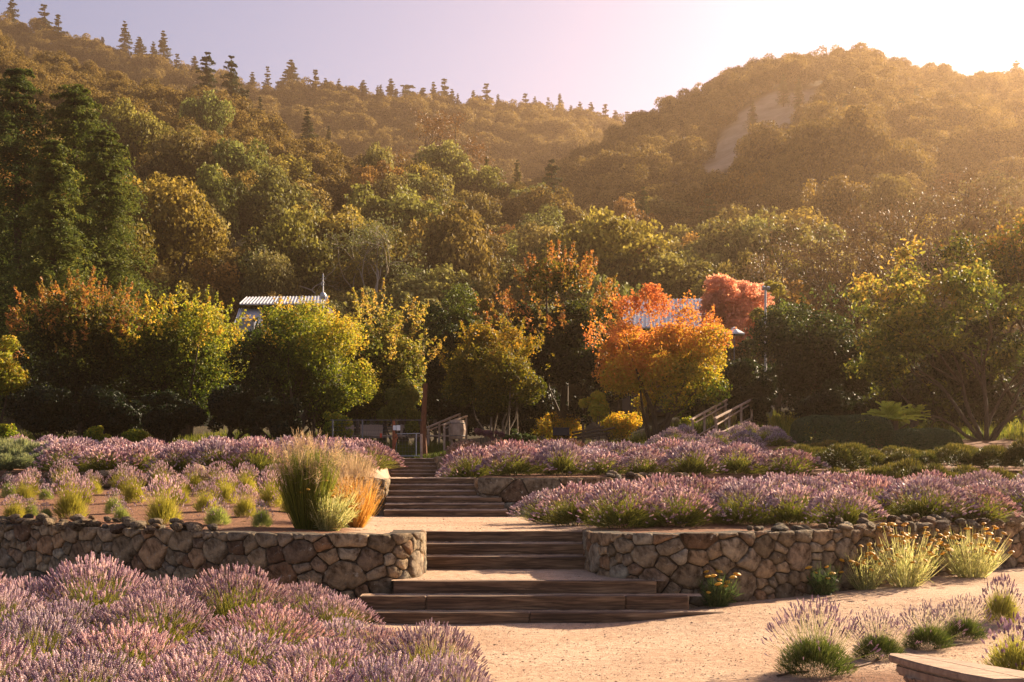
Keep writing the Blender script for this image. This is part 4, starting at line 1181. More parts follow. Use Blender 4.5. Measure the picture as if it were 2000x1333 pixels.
# ------------------------------------------------------------------ lavender
R.seed(9)
def lavender_proto(seed, nst, r, h, det, nleaf, sw=.006, spl=.06, spr=.010, leafh=.55, leafw=.006, faded=0.0, spread=1.0, lt=(.05, .6), drop=.62, ll=(.09, .17), st=(.3, .95)):
    global rng
    rng = np.random.default_rng(seed)
    b = rng.normal(0, r * .16, (nst, 2))
    th = rng.uniform(0, 2 * math.pi, nst); rho = r * rng.random(nst) ** .55 * rng.uniform(.85, 1.12, nst)
    lobe = 1 + .14 * np.sin(th * 3 + seed) + .08 * np.sin(th * 5 + seed * 2)
    rho = rho * lobe
    zt_ = h * (1 - drop * (rho / r / 1.12) ** 2) * rng.uniform(.80, 1.04, nst)
    tip = np.stack([rho * np.cos(th), rho * np.sin(th), np.maximum(zt_, .08)], 1) * np.array([spread, spread, 1])
    base = np.stack([b[:, 0], b[:, 1], np.zeros(nst)], 1)
    mb = MB()
    blades(mb, base + (tip - base) * .25, tip, sw, rng.uniform(*st, nst), .10)
    # leafy lower dome
    tl = rng.uniform(0, 2 * math.pi, nleaf); el = rng.uniform(.05, 1.35, nleaf)
    rl = rng.uniform(.35, 1.0, nleaf) ** .6
    tipl = np.stack([np.cos(tl) * np.cos(el) * r * .78, np.sin(tl) * np.cos(el) * r * .78, np.sin(el) * h * leafh + .02], 1) * rl[:, None]
    dirl = unit(tipl + rng.normal(0, .1, tipl.shape) + np.array([0, 0, .18]))
    L = rng.uniform(*ll, nleaf)[:, None]
    blades(mb, tipl - dirl * L * .6, tipl + dirl * L * .5, leafw, np.clip(lt[0] + (lt[1] - lt[0]) * rl + rng.normal(0, .14, nleaf), 0, 1), .08, seg=1)
    leaf = mb.mesh('foliage', M['lav_leaf'])
    fb = MB()
    d = unit(tip - base + np.array([0, 0, .25]) * h)
    Ls = spl * rng.uniform(.6, 1.3, nst); rs = spr * rng.uniform(.75, 1.2, nst)
    a = unit(np.cross(d, rng.normal(0, 1, d.shape))); c = np.cross(d, a)
    if det >= 2:
        ns = 5; prof = [(0, .25), (.12, .95), (.22, .55), (.36, 1.1), (.48, .62), (.62, 1.0), (.74, .55), (.86, .7), (1.0, .12)]
        # a lone whorl below the spike
        prof = [(-.45, .12), (-.38, .6), (-.30, .12)] + prof
    else:
        ns = 3; prof = [(0, .3), (.3, 1.15), (.75, .95), (1.05, .1)]
    rows = []
    for (t, w_) in prof:
        for k in range(ns):
            an = 2 * math.pi * k / ns + t * 3
            rows.append(tip + d * (t * Ls)[:, None] + (a * math.cos(an) + c * math.sin(an)) * (rs * w_)[:, None])
    V = np.stack(rows, 1); m_ = len(prof) * ns
    Q = []
    for i_ in range(len(prof) - 1):
        for k in range(ns):
            o_ = np.arange(nst) * m_
            Q.append(np.stack([o_ + i_ * ns + k, o_ + i_ * ns + (k + 1) % ns, o_ + (i_ + 1) * ns + (k + 1) % ns, o_ + (i_ + 1) * ns + k], 1))
    fb.add(V.reshape(-1, 3), np.concatenate(Q), tone=np.tile(rng.random(nst), (len(prof) - 1) * ns))
    fl = fb.mesh('flower_spikes', M['lav_faded'] if faded else M['lav_flower'], smooth=False)
    return leaf, fl

LN = [lavender_proto(200 + k, 800, .62, .76, 2, 1500, .005, .055, .0088, leafh=.5) for k in range(4)]       # near
LM = [lavender_proto(220 + k, 620, .68, .62, 1, 1000, .008, .065, .0125, leafh=.42, leafw=.010, drop=.82) for k in range(4)]       # middle beds
LF = [lavender_proto(240 + k, 520, .72, .60, 1, 700, .011, .08, .016, leafh=.42, leafw=.016, drop=.82) for k in range(4)]         # far beds
LS = [lavender_proto(260 + k, 120, .50, .58, 1, 1500, .007, .06, .012, leafh=.62, leafw=.009, spread=.85, lt=(.45, 1.0)) for k in range(3)]    # sparse, leafy clumps
LC = [lavender_proto(270 + k, 260, .52, .66, 1, 1400, .0075, .055, .010, leafh=.5, leafw=.009, spread=.9, lt=(.35, 1.0), drop=.5, st=(.6, 1)) for k in range(4)]
LB = [lavender_proto(280 + k, 450, .70, .55, 1, 700, .012, .08, .016, leafh=.42, leafw=.016, faded=1, drop=.8) for k in range(2)]
LO = [lavender_proto(290 + k, 230, .62, .66, 2, 4600, .0055, .05, .0085, leafh=.46, leafw=.0055, lt=(.0, .55), ll=(.05, .09), st=(.6, 1)) for k in range(2)]

def plant(name, protos, x, y, s, sz, label, cat, group=None, lc=(1, 1, 1), fc=(1, 1, 1), dz=0.0, pn=('foliage', 'flower_spikes'), tilt=.06):
    k = R.randrange(len(protos))
    root = empty(name, (x, y, zsoft(x, y) + dz), R.uniform(0, 6.28))
    root.rotation_euler[0] = R.uniform(-tilt, tilt); root.rotation_euler[1] = R.uniform(-tilt, tilt)
    root.scale = (s, s, sz)
    tag(root, label, cat, group)
    for nm, me, cc in zip(pn, protos[k], (lc, fc)):
        o = obj(nm, me, root); o['kind'] = 'stuff'; v = R.uniform(.85, 1.15); o.color = (cc[0] * v, cc[1] * v, cc[2] * v, 1)
    return root

def fcol(): 
    w_ = R.uniform(-.06, .06)
    return (1.06 + w_, 1 - w_ * .3, .98 - w_)

# foreground bed, bottom left: (px, D, size, height factor)
FG = [(-70, 12.4, 1.0, .92), (55, 12.0, .8, .8), (185, 12.3, 1.05, 1.02), (330, 12.1, .85, .80), (455, 12.2, 1.05, .93), (590, 12.6, .8, .66), (655, 12.3, .7, .55),
      (-20, 10.6, 1.0, .85), (130, 10.4, .9, .72), (300, 10.5, 1.0, .80), (520, 10.3, .95, .68), (670, 10.7, .72, .50),
      (60, 8.9, .95, .78), (240, 8.7, .9, .72), (450, 8.8, .95, .66), (640, 8.6, .85, .60), (835, 9.0, .72, .68), (735, 9.5, .65, .56),
      (-60, 7.4, .9, .85), (150, 7.3, .95, .72), (370, 7.2, .9, .70), (580, 7.0, .85, .68), (760, 7.2, .72, .70), (868, 7.5, .55, .66),
      (0, 5.9, .8, .78), (230, 5.7, .85, .78), (450, 5.8, .8, .70), (640, 5.8, .75, .74), (790, 6.0, .55, .70),
      (-60, 4.7, .7, .88), (130, 4.6, .7, .92), (330, 4.5, .7, .90), (560, 4.6, .65, .90), (720, 4.9, .5, .80)]
ORD = ['leftmost', 'second from the left', 'third from the left', 'fourth from the left', 'fifth from the left', 'sixth from the left', 'seventh from the left', 'eighth from the left', 'ninth from the left', 'tenth from the left', 'eleventh from the left', 'twelfth from the left', 'thirteenth from the left']
row_n = {}
for k, (px, D, s, sz) in enumerate(FG):
    D_ = D
    row = 'in the back row by the left wall' if D > 11.5 else 'in the second row from the wall' if D > 9.7 else 'in the third row from the wall' if D > 8 else 'in the fourth row' if D > 6.5 else 'in the second row from the bottom edge' if D > 5.3 else 'in the row at the bottom edge'
    side = ORD[row_n.get(row, 0)]; row_n[row] = row_n.get(row, 0) + 1
    plant('lavender_bush', LN, WX(px, D_), D_, s, sz, f'big lavender bush {row}, {side}', 'lavender', 'lavender bushes of the foreground bed', (1.2, 1.12, .9), fcol())

# lower right corner, around the bench
for px, py, s, sz, lb in [(1592, 1318, .70, .92, 'lavender with long wiry flower stems left of the stone bench'), (1955, 1215, .5, .8, 'lavender tuft at the right edge above the bench'), (1990, 1330, .75, .85, 'pale lavender bush half cut by the right edge behind the bench')]:
    x, y, z = on_ground(px, py, 5, 15)
    plant('lavender_bush', LO if px < 1900 else LS, x, y, s, sz, lb, 'lavender', None, (.5, .6, .5) if px < 1900 else (1, 1, .8), (.85, .8, .9))
for px, py, s, lb in [(1716, 1288, .33, 'small dark lavender mound between the wiry lavender and the bench'), (1812, 1268, .34, 'small lavender mound just above the left end of the bench'), (1880, 1250, .33, 'small lavender mound behind the middle of the bench')]:
    x, y, z = on_ground(px, py, 5, 15)
    plant('lavender_bush', LO, x, y, s * 1.55, .66, lb, 'lavender', None, (.42, .52, .45), (.8, .75, .85))

# left lower terrace: separate clumps on bare soil
row_n = {}
CL = [(28, 1012, .42, .5, 0), (60, 1008, .36, .45, 1), (90, 1014, .3, .4, 1), (138, 1012, .62, 1.0, 0), (222, 1004, .42, .65, 1), (238, 1020, .36, .5, 1), (320, 1026, .62, 1.0, 0), (425, 1026, .52, .62, 1), (512, 1030, .42, .6, 1), (478, 1010, .45, .7, 0), (402, 1000, .5, .7, 0),
      (48, 985, .5, .8, 0), (160, 984, .5, .7, 0), (262, 982, .55, .9, 0), (350, 985, .5, .75, 0), (440, 984, .55, .85, 0), (530, 990, .6, .9, 0), (575, 1003, .6, .8, 0),
      (60, 968, .5, .8, 0), (125, 965, .6, 1.0, 0), (180, 966, .5, .7, 0), (242, 966, .6, .9, 0), (318, 964, .6, .95, 0), (380, 966, .6, .9, 0), (430, 965, .65, .95, 0), (480, 966, .65, .9, 0), (535, 966, .65, .9, 0), (20, 972, .5, .7, 1), (90, 976, .4, .5, 1), (590, 975, .6, .8, 0)]
for k, (px, py, s, sz, gy) in enumerate(sorted(CL)):
    x, y, z = on_ground(px, py, 16, 30)
    row = 'front row on the bare soil' if py > 998 else 'middle row on the bare soil' if py > 978 else 'back row below the dry stone wall'
    side = ORD[row_n.get((row, gy), 0)]; row_n[(row, gy)] = row_n.get((row, gy), 0) + 1
    if gy: plant('lavender_bush', LS, x, y, s * .95, sz, f'grey-green lavender clump, {row}, {side}', 'lavender', 'clumps on the lower left terrace', (.95, 1.15, 1.25), (1, 1, 1))
    else: plant('lavender_bush', LC, x, y, s * 1.05, sz, f'yellow-green flowering lavender, {row}, {side}', 'lavender', 'clumps on the lower left terrace', (1.2, 1.15, .75), (1.1, 1.05, 1.05))

def bed(rows, protos, label, group, lc=(1, 1, 1), cj=.06, sc=(.82, 1.18), hz=(.85, 1.1), fcs=(1, 1, 1)):
    for (D, p0, p1, stepm) in rows:
        st = stepm * .9 * F / D; px = p0 + R.uniform(0, .4) * st
        while px < p1:
            d = D + R.uniform(-.35, .35)
            f = fcol()
            side = ['left end', 'left', 'middle', 'right', 'right end'][int(min(4, 5 * (px - p0) / (p1 - p0)))]
            depth = 'front' if D < rows[0][0] + 1.5 else 'back' if D > rows[-1][0] - 1.5 else 'inner'
            plant('lavender_bush', protos, WX(px, d), d, R.uniform(*sc), R.uniform(*hz), label.format(side=side, depth=depth), 'lavender', group, lc, (f[0] * fcs[0], f[1] * fcs[1], f[2] * fcs[2]))
            px += st * R.uniform(.85, 1.15)
# right lower bed behind the front wall
bed([(17.6, 1170, 1700, .92), (18.8, 1085, 1950, .95), (20.2, 1050, 2100, 1.0), (21.8, 1160, 2120, 1.0), (23.4, 1300, 2140, 1.05), (25.0, 1500, 2140, 1.1)], LM,
    'dense purple lavender bush, {depth} row above the right front wall, {side} part', 'lavender mass above the right front wall', (.95, .92, .72), hz=(.8, 1.05))
# right upper bed
bed([(27.0, 900, 1560, 1.05), (28.6, 905, 1530, 1.1), (30.4, 900, 1520, 1.1), (32.6, 915, 1500, 1.1), (35.0, 950, 1480, 1.15)], LF,
    'lavender bush, {depth} row of the upper bed right of the steps, {side} part', 'lavender of the upper right bed', (.95, .92, .72), hz=(.75, 1.15))
bed([(38.5, 905, 1180, 1.1), (40.5, 905, 1230, 1.2)], LB, 'faded brownish lavender bush behind the upper right bed, {depth}, {side}', 'faded lavender behind the upper right bed', (1.1, 1, .7))
# left upper bed
bed([(27.8, 110, 560, 1.0), (29.4, 120, 740, 1.05), (31.4, 90, 735, 1.1), (33.8, 130, 740, 1.1), (36.6, 60, 740, 1.15), (39.6, -40, 700, 1.2), (42.6, -40, 420, 1.3)], LF,
    'lavender bush, {depth} row above the left dry stone wall, {side} part', 'lavender of the upper left bed', (.95, .92, .72), hz=(.85, 1.2))
bed([(40.5, 655, 735, 1.0)], LB, 'faded brownish lavender left of the gate, {side}', 'faded lavender left of the gate', (1.1, 1, .7))
# lavenders near the hand rails
for px, D, s, sz, lb in [(1315, 43, .9, 1.1, 'left of the hand rails'), (1338, 44, .7, 1.1, 'just left of the first rail post'), (1285, 42, .7, .9, 'at the lower left of the hand rails'), (1440, 43, .6, .9, 'between the hand rails and the lamp foot'), (1462, 44.5, .7, 1.0, 'right of the hand rails'), (1497, 43, .6, .9, 'under the lamp foot'), (1515, 43.5, .55, .8, 'lit yellow, right of the lamp foot'), (1400, 41.5, .8, .8, 'in the shade below the hand rails'), (1350, 41, .8, .7, 'in the shade at the foot of the rails'), (1455, 41, .8, .8, 'in the shade below the lamp'), (1520, 41, .7, .7, 'in the shade left of the clipped hedge')]:
    plant('lavender_bush', LF, WX(px, D), D, s, sz, 'small lavender bush ' + lb, 'lavender', None, (1.1, 1.1, .7), (1, 1, 1))

# ------------------------------------------------------------------ cushion plants
def cushion_proto(seed, n, mat, leaf=.05, nl=9):
    global rng
    rng = np.random.default_rng(seed)
    L = [[0, 0, .12, .42]]
    for k in range(nl):
        a = rng.uniform(0, 6.28); q = rng.uniform(.25, .6)
        L.append([q * math.cos(a), q * math.sin(a), rng.uniform(.02, .22), rng.uniform(.16, .30)])
    L = np.array(L); mb = MB()
    k = rng.choice(len(L), n, p=L[:, 3] ** 2 / (L[:, 3] ** 2).sum())
    d = unit(rng.normal(0, 1, (n, 3)) + [0, 0, .5]); d[:, 2] = abs(d[:, 2])
    pts = L[k, :3] + d * L[k, 3][:, None] * rng.uniform(.85, 1.0, (n, 1))
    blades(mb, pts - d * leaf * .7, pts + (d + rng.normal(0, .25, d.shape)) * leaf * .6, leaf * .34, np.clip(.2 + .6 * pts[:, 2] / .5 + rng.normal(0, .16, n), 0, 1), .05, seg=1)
    return (mb.mesh('foliage', mat),)
CU = [cushion_proto(300 + k, 6500, M['cushion'], .04) for k in range(4)]
CG = [cushion_proto(310 + k, 3000, M['grey_foliage'], .07) for k in range(3)]
for D, p0, p1, st in [(26.9, 1600, 2080, .95), (27.8, 1560, 2080, .95), (29.4, 1540, 2080, .95), (31.2, 1535, 2080, 1.0), (33.4, 1530, 2060, 1.05), (36, 1530, 1640, 1.1)]:
    px = p0 + R.uniform(0, 30)
    while px < p1:
        d = D + R.uniform(-.4, .4); s = R.uniform(.85, 1.25)
        side = 'left' if px < 1700 else 'right' if px > 1850 else 'middle'
        plant('cushion_shrub', CU, WX(px, d), d, s, s * (R.uniform(.95, 1.35) if D < 31 else R.uniform(.7, .95)), f'mossy rounded cushion shrub behind the right lavender mass, {side} of the patch', 'shrub', 'rounded cushion shrubs in front of the clipped hedges', (1.1, 1.05, .8), pn=('foliage',))
        px += st * F / D * R.uniform(.8, 1.15)
for k, (px, D, s, sz) in enumerate([(10, 27.9, .6, .8), (45, 28.1, .6, .8), (25, 29.5, .8, 1.2), (70, 29.3, .8, 1.25), (100, 28.6, .6, 1.0), (0, 31.5, .9, 1.35), (45, 31.5, .9, 1.4), (90, 31, .8, 1.2), (20, 34, .9, 1.3), (-30, 30, .9, 1.2)]):
    plant('santolina_bush', CG, WX(px, D), D, s, sz, 'grey-green woolly mound ' + ['on the dry stone wall at the left edge', 'on the dry stone wall, second from the left edge', 'low in the left corner of the upper bed', 'big and lumpy in front of the lavender', 'small, at the right of its group', 'tall at the back left of its group', 'tallest, at the middle back of its group', 'at the back right of its group', 'behind the others at the far left', 'cut by the left edge of the photo'][k], 'shrub', None, (1, 1, 1), pn=('foliage',))

# ------------------------------------------------------------------ clipped hedges
def hedge(label, px0, px1, py0, py1, D, dp, seed, rnd=.35, cut=0.0):
    global rng
    rng = np.random.default_rng(seed)
    x0, x1 = WX(px0, D), WX(px1, D); zb = zsoft((x0 + x1) / 2, D) - .25; zt_ = ZY(py1, D)
    root = empty('clipped_hedge', ((x0 + x1) / 2, D + dp / 2, zb)); tag(root, label, 'hedge')
    a, b, c = (x1 - x0) / 2, dp / 2, (zt_ - zb)
    n = 26000
    d = unit(rng.normal(0, 1, (n, 3))); d[:, 2] = abs(d[:, 2])
    p = 2 / rnd
    k = 1 / (np.sum(np.abs(d) ** p, 1) ** (1 / p))
    pts = d * k[:, None] * np.array([a, b, c]) * (1 + .015 * np.sin(d[:, [0]] * 9) + rng.normal(0, .008, (n, 1)))
    nn = unit(np.sign(d) * (np.abs(d) * k[:, None]) ** (p - 1) / np.array([a, b, c]))
    mb = MB(); leaf_quads(mb, pts, nn, .075 * rng.uniform(.6, 1.2, n), np.clip(.4 + rng.normal(0, .22, n), 0, 1), .6, .55)
    mb.build('foliage', M['hedge'], root)
    tb = MB()
    for q in (-.6, -.1, .5): tb.tube([(q * a, 0, -.05), (q * a + .05, 0, c * .7)], [.05, .03], 5)
    tb.build('stem', M['bark'], root)
hedge('long box-shaped clipped hedge with a slightly domed top behind the cushion shrubs', 1571, 1752, 880, 811, 40, 2.4, 401, .28)
hedge('lower rounded clipped hedge right of the box-shaped one', 1756, 1892, 884, 836, 38.5, 2.0, 402, .5)

# cycad with upright fan of bright fronds
rng = np.random.default_rng(410)
x, y = WX(1742, 41.8), 41.8
root = empty('cycad_plant', (x, y, zsoft(x, y) + .75)); root.scale = (1.15, 1.15, 1.15); tag(root, 'bright yellow-green cycad with a fan of arching fronds above the hedge', 'plant')
tb = MB(); tb.tube([(0, 0, -.8), (0, 0, .1)], [.22, .18], 8); tb.build('trunk', M['bark'], root)
for k in range(34):
    a = rng.uniform(0, 6.28); e = rng.uniform(.3, 1.3); L = rng.uniform(.75, 1.05)
    u = np.linspace(0, 1, 26)
    dx = np.cos(e) * L * u * (1 + .2 * u); dz = np.sin(e) * L * u - .32 * u ** 2.2 * L
    q = np.stack([dx * math.cos(a), dx * math.sin(a), dz], 1)
    side = np.array([-math.sin(a), math.cos(a), 0.])
    mb = MB(); w_ = .17 * np.sin(np.pi * np.clip(u * .85 + .12, 0, 1))[:, None]
    fw = np.gradient(q, axis=0); fw = unit(fw)
    for s in (-1, 1):
        blades(mb, q, q + side * s * w_ + fw * w_ * .8 + np.array([0, 0, .03]), .035, np.clip(rng.normal(.6, .2, len(u)), 0, 1), .02, 1)
    mb.tube(q[::5], [.009] * len(q[::5]), 3, tone=.8)
    mb.build('frond', M['palm'], root)
x, y = WX(1785, 45), 45.0
root2 = copy_tree(root); root2.location = (x, y, zsoft(x, y) + .75); root2.rotation_euler[2] = 1.1; root2.scale = (.8, .8, .8)
tag(root2, 'second smaller cycad rising behind the bright one at right')

# ------------------------------------------------------------------ ornamental grasses and yarrow
def grass_clump(name, label, px, py, h, rb, rt, n, mat, w_, plume=None, npl=0, tone=(.5, .22), cat='grass clump', grad=True, bend=.12, hmin=.6, col=(1, 1, 1), d0=10, pl=(.35, .2)):
    x, y, z = on_ground(px, py, d0, 60)
    root = empty(name, (x, y, z - .02)); tag(root, label, cat)
    th = rng.uniform(0, 6.28, n); q = rng.random(n) ** .5
    base = np.stack([np.cos(th) * q * rb, np.sin(th) * q * rb, np.zeros(n)], 1)
    hh = h * rng.uniform(hmin, 1.0, n)
    tip = base * (rt / rb) * rng.uniform(.7, 1.2, (n, 1)) + rng.normal(0, rt * .12, (n, 3)) * [1, 1, 0]; tip[:, 2] = hh * (1 - .12 * q)
    mb = MB(); blades(mb, base, tip, w_, np.clip(tone[0] + rng.normal(0, tone[1], n), 0, 1), bend, 3)
    o = mb.build('blades', mat, root); o.color = (*col, 1); o['kind'] = 'stuff'
    if plume:
        mb = MB(); k = rng.choice(n, npl); m_ = 26
        for j in k:
            d = unit(tip[j] - base[j] * .5 + rng.normal(0, .08, 3)); L = rng.uniform(.6, 1) * pl[0]
            u = rng.random(m_); c = tip[j] + d * (u * L - .08)[:, None]
            o_ = rng.normal(0, 1, (m_, 3)) * (pl[1] * (1.05 - u) * .35)[:, None]
            blades(mb, c, c + o_ + d * .05, .006, rng.uniform(.2, 1, m_), .1, 1)
        mb.build('plumes', plume, root)['kind'] = 'stuff'
    return root
rng = np.random.default_rng(420)
grass_clump('ornamental_grass', 'tall feathery green ornamental grass with pinkish plumes above the left wall', 600, 1034, 1.22, .15, .42, 1700, M['grass'], .011, M['plume'], 120, (.40, .24), pl=(.34, .22))
grass_clump('ornamental_grass', 'amber and orange grass arching toward the steps right of the tall green grass', 688, 1030, .86, .16, .46, 1300, M['amber_grass'], .008, M['plume'], 90, (.5, .25), hmin=.45, bend=.25, pl=(.22, .12))
grass_clump('dry_grass', 'pale dry flower stalks behind the amber grass', 690, 985, .62, .35, .55, 500, M['plume'], .008, None, 0, (.6, .2), cat='grass', d0=18)
grass_clump('dry_grass', 'tan grass tuft in the shade right of the hand rails', 1420, 838, .9, .2, .7, 400, M['plume'], .02, None, 0, (.1, .15), cat='grass', d0=40, bend=.4)

def yarrow(label, px, py, h, r, n, heads, bright, headr=.042, d0=10, seed=1, leafy=500):
    global rng
    rng = np.random.default_rng(seed)
    x, y, z = on_ground(px, py, d0, 40)
    if px > 1150: y = min(y, float(front(px, RW1, False)) - .22); x = WX(px, y); z = zsoft(x, y)
    root = empty('yarrow_clump', (x, y, z - .01)); tag(root, label, 'yellow flowers')
    th = rng.uniform(0, 6.28, n); q = rng.random(n) ** .55
    base = np.stack([np.cos(th) * q * r * .3, np.sin(th) * q * r * .3, np.zeros(n)], 1)
    tip = np.stack([np.cos(th) * q * r, np.sin(th) * q * r * .9, h * rng.uniform(.42, 1, n) * (1 - .2 * q ** 2)], 1)
    mb = MB(); blades(mb, base, tip, .009, rng.uniform(.4, 1, n), .12, 3)
    m_ = leafy; k = rng.integers(0, n, m_); u = rng.uniform(.05, .75, m_)[:, None]
    p = base[k] + (tip[k] - base[k]) * u
    blades(mb, p, p + unit((tip - base)[k] + rng.normal(0, .5, (m_, 3)) * .6) * .09, .011, rng.uniform(.1, .8, m_), .1, 1)
    mb.build('foliage', M['yarrow_leaf'] if bright else M['yarrow_dark'], root)['kind'] = 'stuff'
    for j in rng.choice(n, heads, replace=False):
        hb = MB(); rr = headr * rng.uniform(.7, 1.25); a = np.arange(8) * math.pi / 4
        ring0 = np.stack([np.cos(a) * rr * .35, np.sin(a) * rr * .35, np.full(8, -.012)], 1)
        ring1 = np.stack([np.cos(a) * rr, np.sin(a) * rr, np.full(8, .0)], 1) * (1 + rng.normal(0, .06, (8, 1)))
        ring2 = np.stack([np.cos(a) * rr * .6, np.sin(a) * rr * .6, np.full(8, rr * .35)], 1)
        V = np.concatenate([ring0, ring1, ring2, [[0, 0, rr * .42]]])
        Q = [(r_ * 8 + i_, r_ * 8 + (i_ + 1) % 8, r_ * 8 + 8 + (i_ + 1) % 8, r_ * 8 + 8 + i_) for r_ in (0, 1) for i_ in range(8)]
        T = [(16 + i_, 16 + (i_ + 1) % 8, 24) for i_ in range(8)]
        hb.add(V, Q, T, rng.random())
        o = hb.build('flower_head', M['yarrow_head'], root, loc=tuple(tip[j])); o.rotation_euler = (rng.normal(0, .25), rng.normal(0, .25), 0)
    return root
yarrow('green yarrow with a few flat yellow heads against the right stone wall, nearest the steps', 1400, 1176, .50, .30, 130, 14, False, seed=431, leafy=700)
yarrow('small dark green yarrow with a few yellow heads, second from the steps', 1608, 1160, .46, .28, 120, 9, False, seed=432, leafy=600)
yarrow('yellow-headed yarrow clump left of the tallest one by the right wall', 1690, 1150, .60, .40, 130, 30, True, seed=433)
yarrow('tallest yarrow clump by the right wall, crowded with yellow heads', 1768, 1146, .86, .56, 190, 60, True, seed=434, leafy=900)
yarrow('pale glowing yarrow clump farthest right along the wall', 1898, 1128, .78, .56, 210, 58, True, seed=435, leafy=900)
yarrow('bright yellow-green yarrow at the foot of the ornamental grass', 640, 1036, .72, .52, 330, 26, True, seed=436, leafy=2600, headr=.032)

# ------------------------------------------------------------------ stone bench, lower right corner
zb_ = .45
TOP = [(2.44, 7.96), (2.47, 8.05), (2.60, 8.06), (2.83, 7.72), (3.10, 7.18), (3.13, 7.0), (2.74, 6.98), (2.63, 7.20), (2.52, 7.58)]
def slab(name, poly, z0, z1, mat, parent, o, bev=.012):
    bm = bmesh.new()
    vs = [bm.verts.new((a - o[0], b - o[1], z0 - o[2])) for a, b in poly]
    f = bm.faces.new(vs)
    r = bmesh.ops.extrude_face_region(bm, geom=[f])
    bmesh.ops.translate(bm, vec=(0, 0, z1 - z0), verts=[v for v in r['geom'] if isinstance(v, bmesh.types.BMVert)])
    bmesh.ops.recalc_face_normals(bm, faces=bm.faces)
    if bev: bmesh.ops.bevel(bm, geom=list(bm.edges), offset=bev, segments=2, affect='EDGES')
    me = bpy.data.meshes.new(name); bm.to_mesh(me); bm.free(); me.materials.append(mat)
    return obj(name, me, parent)
M['bench'] = solid_mat('worn_bench_stone', (.24, .15, .10), (.44, .30, .20), 7, .8, .5, vscale=(1, 3, 1))
o = (2.75, 7.5, 0.0)
root = empty('garden_bench', o); tag(root, 'weathered carved bench with a two-board top, cut by the lower right corner', 'bench')
mid = [(2.44, 7.96), (2.47, 8.05), (2.53, 8.055), (2.72, 7.62), (2.93, 7.0), (2.74, 6.98), (2.63, 7.20), (2.52, 7.58)]
mid2 = [(2.534, 8.055), (2.60, 8.06), (2.83, 7.72), (3.10, 7.18), (3.13, 7.0), (2.934, 7.0), (2.724, 7.62)]
slab('seat_board', mid, zb_ - .045, zb_, M['bench'], root, o, .008)
slab('seat_board', mid2, zb_ - .045, zb_ - .002, M['bench'], root, o, .008)
def inset(poly, k):
    c = np.mean(poly, 0); return [tuple(c + (np.array(p) - c) * k) for p in poly]
slab('apron', inset(TOP, .88), zb_ - .12, zb_ - .047, M['bench'], root, o, .015)
for cx, cy in ((2.60, 7.72), (2.86, 7.14)):
    mb = MB()
    prof = [(.0, .13), (.06, .12), (.09, .08), (.2, .07), (.28, .09), (.33, .12), (.345, .13)]
    mb.tube([(cx - o[0], cy - o[1], z) for z, _ in prof], [r for _, r in prof], 10)
    for a in range(10):       # carved scroll ribs
        an = a * .628
        q = [(cx - o[0] + math.cos(an) * r_ * 1.02, cy - o[1] + math.sin(an) * r_ * 1.02, z) for z, r_ in prof]
        mb.tube(q, .012, 5, cap=False)
    mb.build('leg', M['bench'], root, smooth=True)

# drip hoses by the bench
def hose(label, pts):
    mb = MB(); P_ = []
    for (px, py) in pts:
        x, y, z = on_ground(px, py, 5, 16); P_.append((x, y, z + .012))
    P_ = np.array(P_); t = np.linspace(0, len(P_) - 1, 40)
    q = np.stack([np.interp(t, np.arange(len(P_)), P_[:, k]) for k in range(3)], 1)
    for _ in range(3): q[1:-1] = (q[:-2] + q[1:-1] * 2 + q[2:]) / 4
    mb.tube(q - q[0], .009, 6)
    tag(mb.build('drip_hose', M['hose'], None, smooth=True, loc=tuple(q[0])), label, 'hose')
hose('curved drip hose between the wiry lavender and the bench', [(1640, 1312), (1675, 1306), (1700, 1298), (1722, 1288)])
hose('drip hose lying left of the wiry lavender at the bottom edge', [(1518, 1325), (1545, 1318), (1580, 1316)])
hose('drip hose between the two mounds behind the bench', [(1825, 1270), (1850, 1266), (1880, 1262)])

# fallen bits: dry twigs and leaves on the beds
mb = MB(); n = 900
yy = 17.2 + 7.5 * rng.random(n); px = np.where(rng.random(n) < .5, rng.uniform(-60, 720, n), rng.uniform(1080, 1500, n)); xx = (px - 1000) * yy / F
b = np.stack([xx, yy, zfun(xx, yy) + .006], 1); d = rng.normal(0, 1, (n, 3)) * [1, 1, .15]
blades(mb, b, b + unit(d) * rng.uniform(.03, .12, (n, 1)), .008, rng.random(n), .2, 1)
tag(mb.build('fallen_twigs', M['twigs']), kind='stuff')

mb = MB(); n = 420
yy = 5 + 19 * rng.random(n) ** .8; px = rng.uniform(700, 2050, n); xx = (px - 1000) * yy / F
ok = (yy < 13.4) | ((yy > 17.3) & (px < 1120)); xx, yy = xx[ok], yy[ok]; n = len(xx)
leaf_quads(mb, np.stack([xx, yy, zfun(xx, yy) + .008], 1), np.tile([0, 0, 1.], (n, 1)), rng.uniform(.015, .045, n), rng.random(n), .6, .25)
tag(mb.build('fallen_leaves', M['twigs']), kind='stuff')

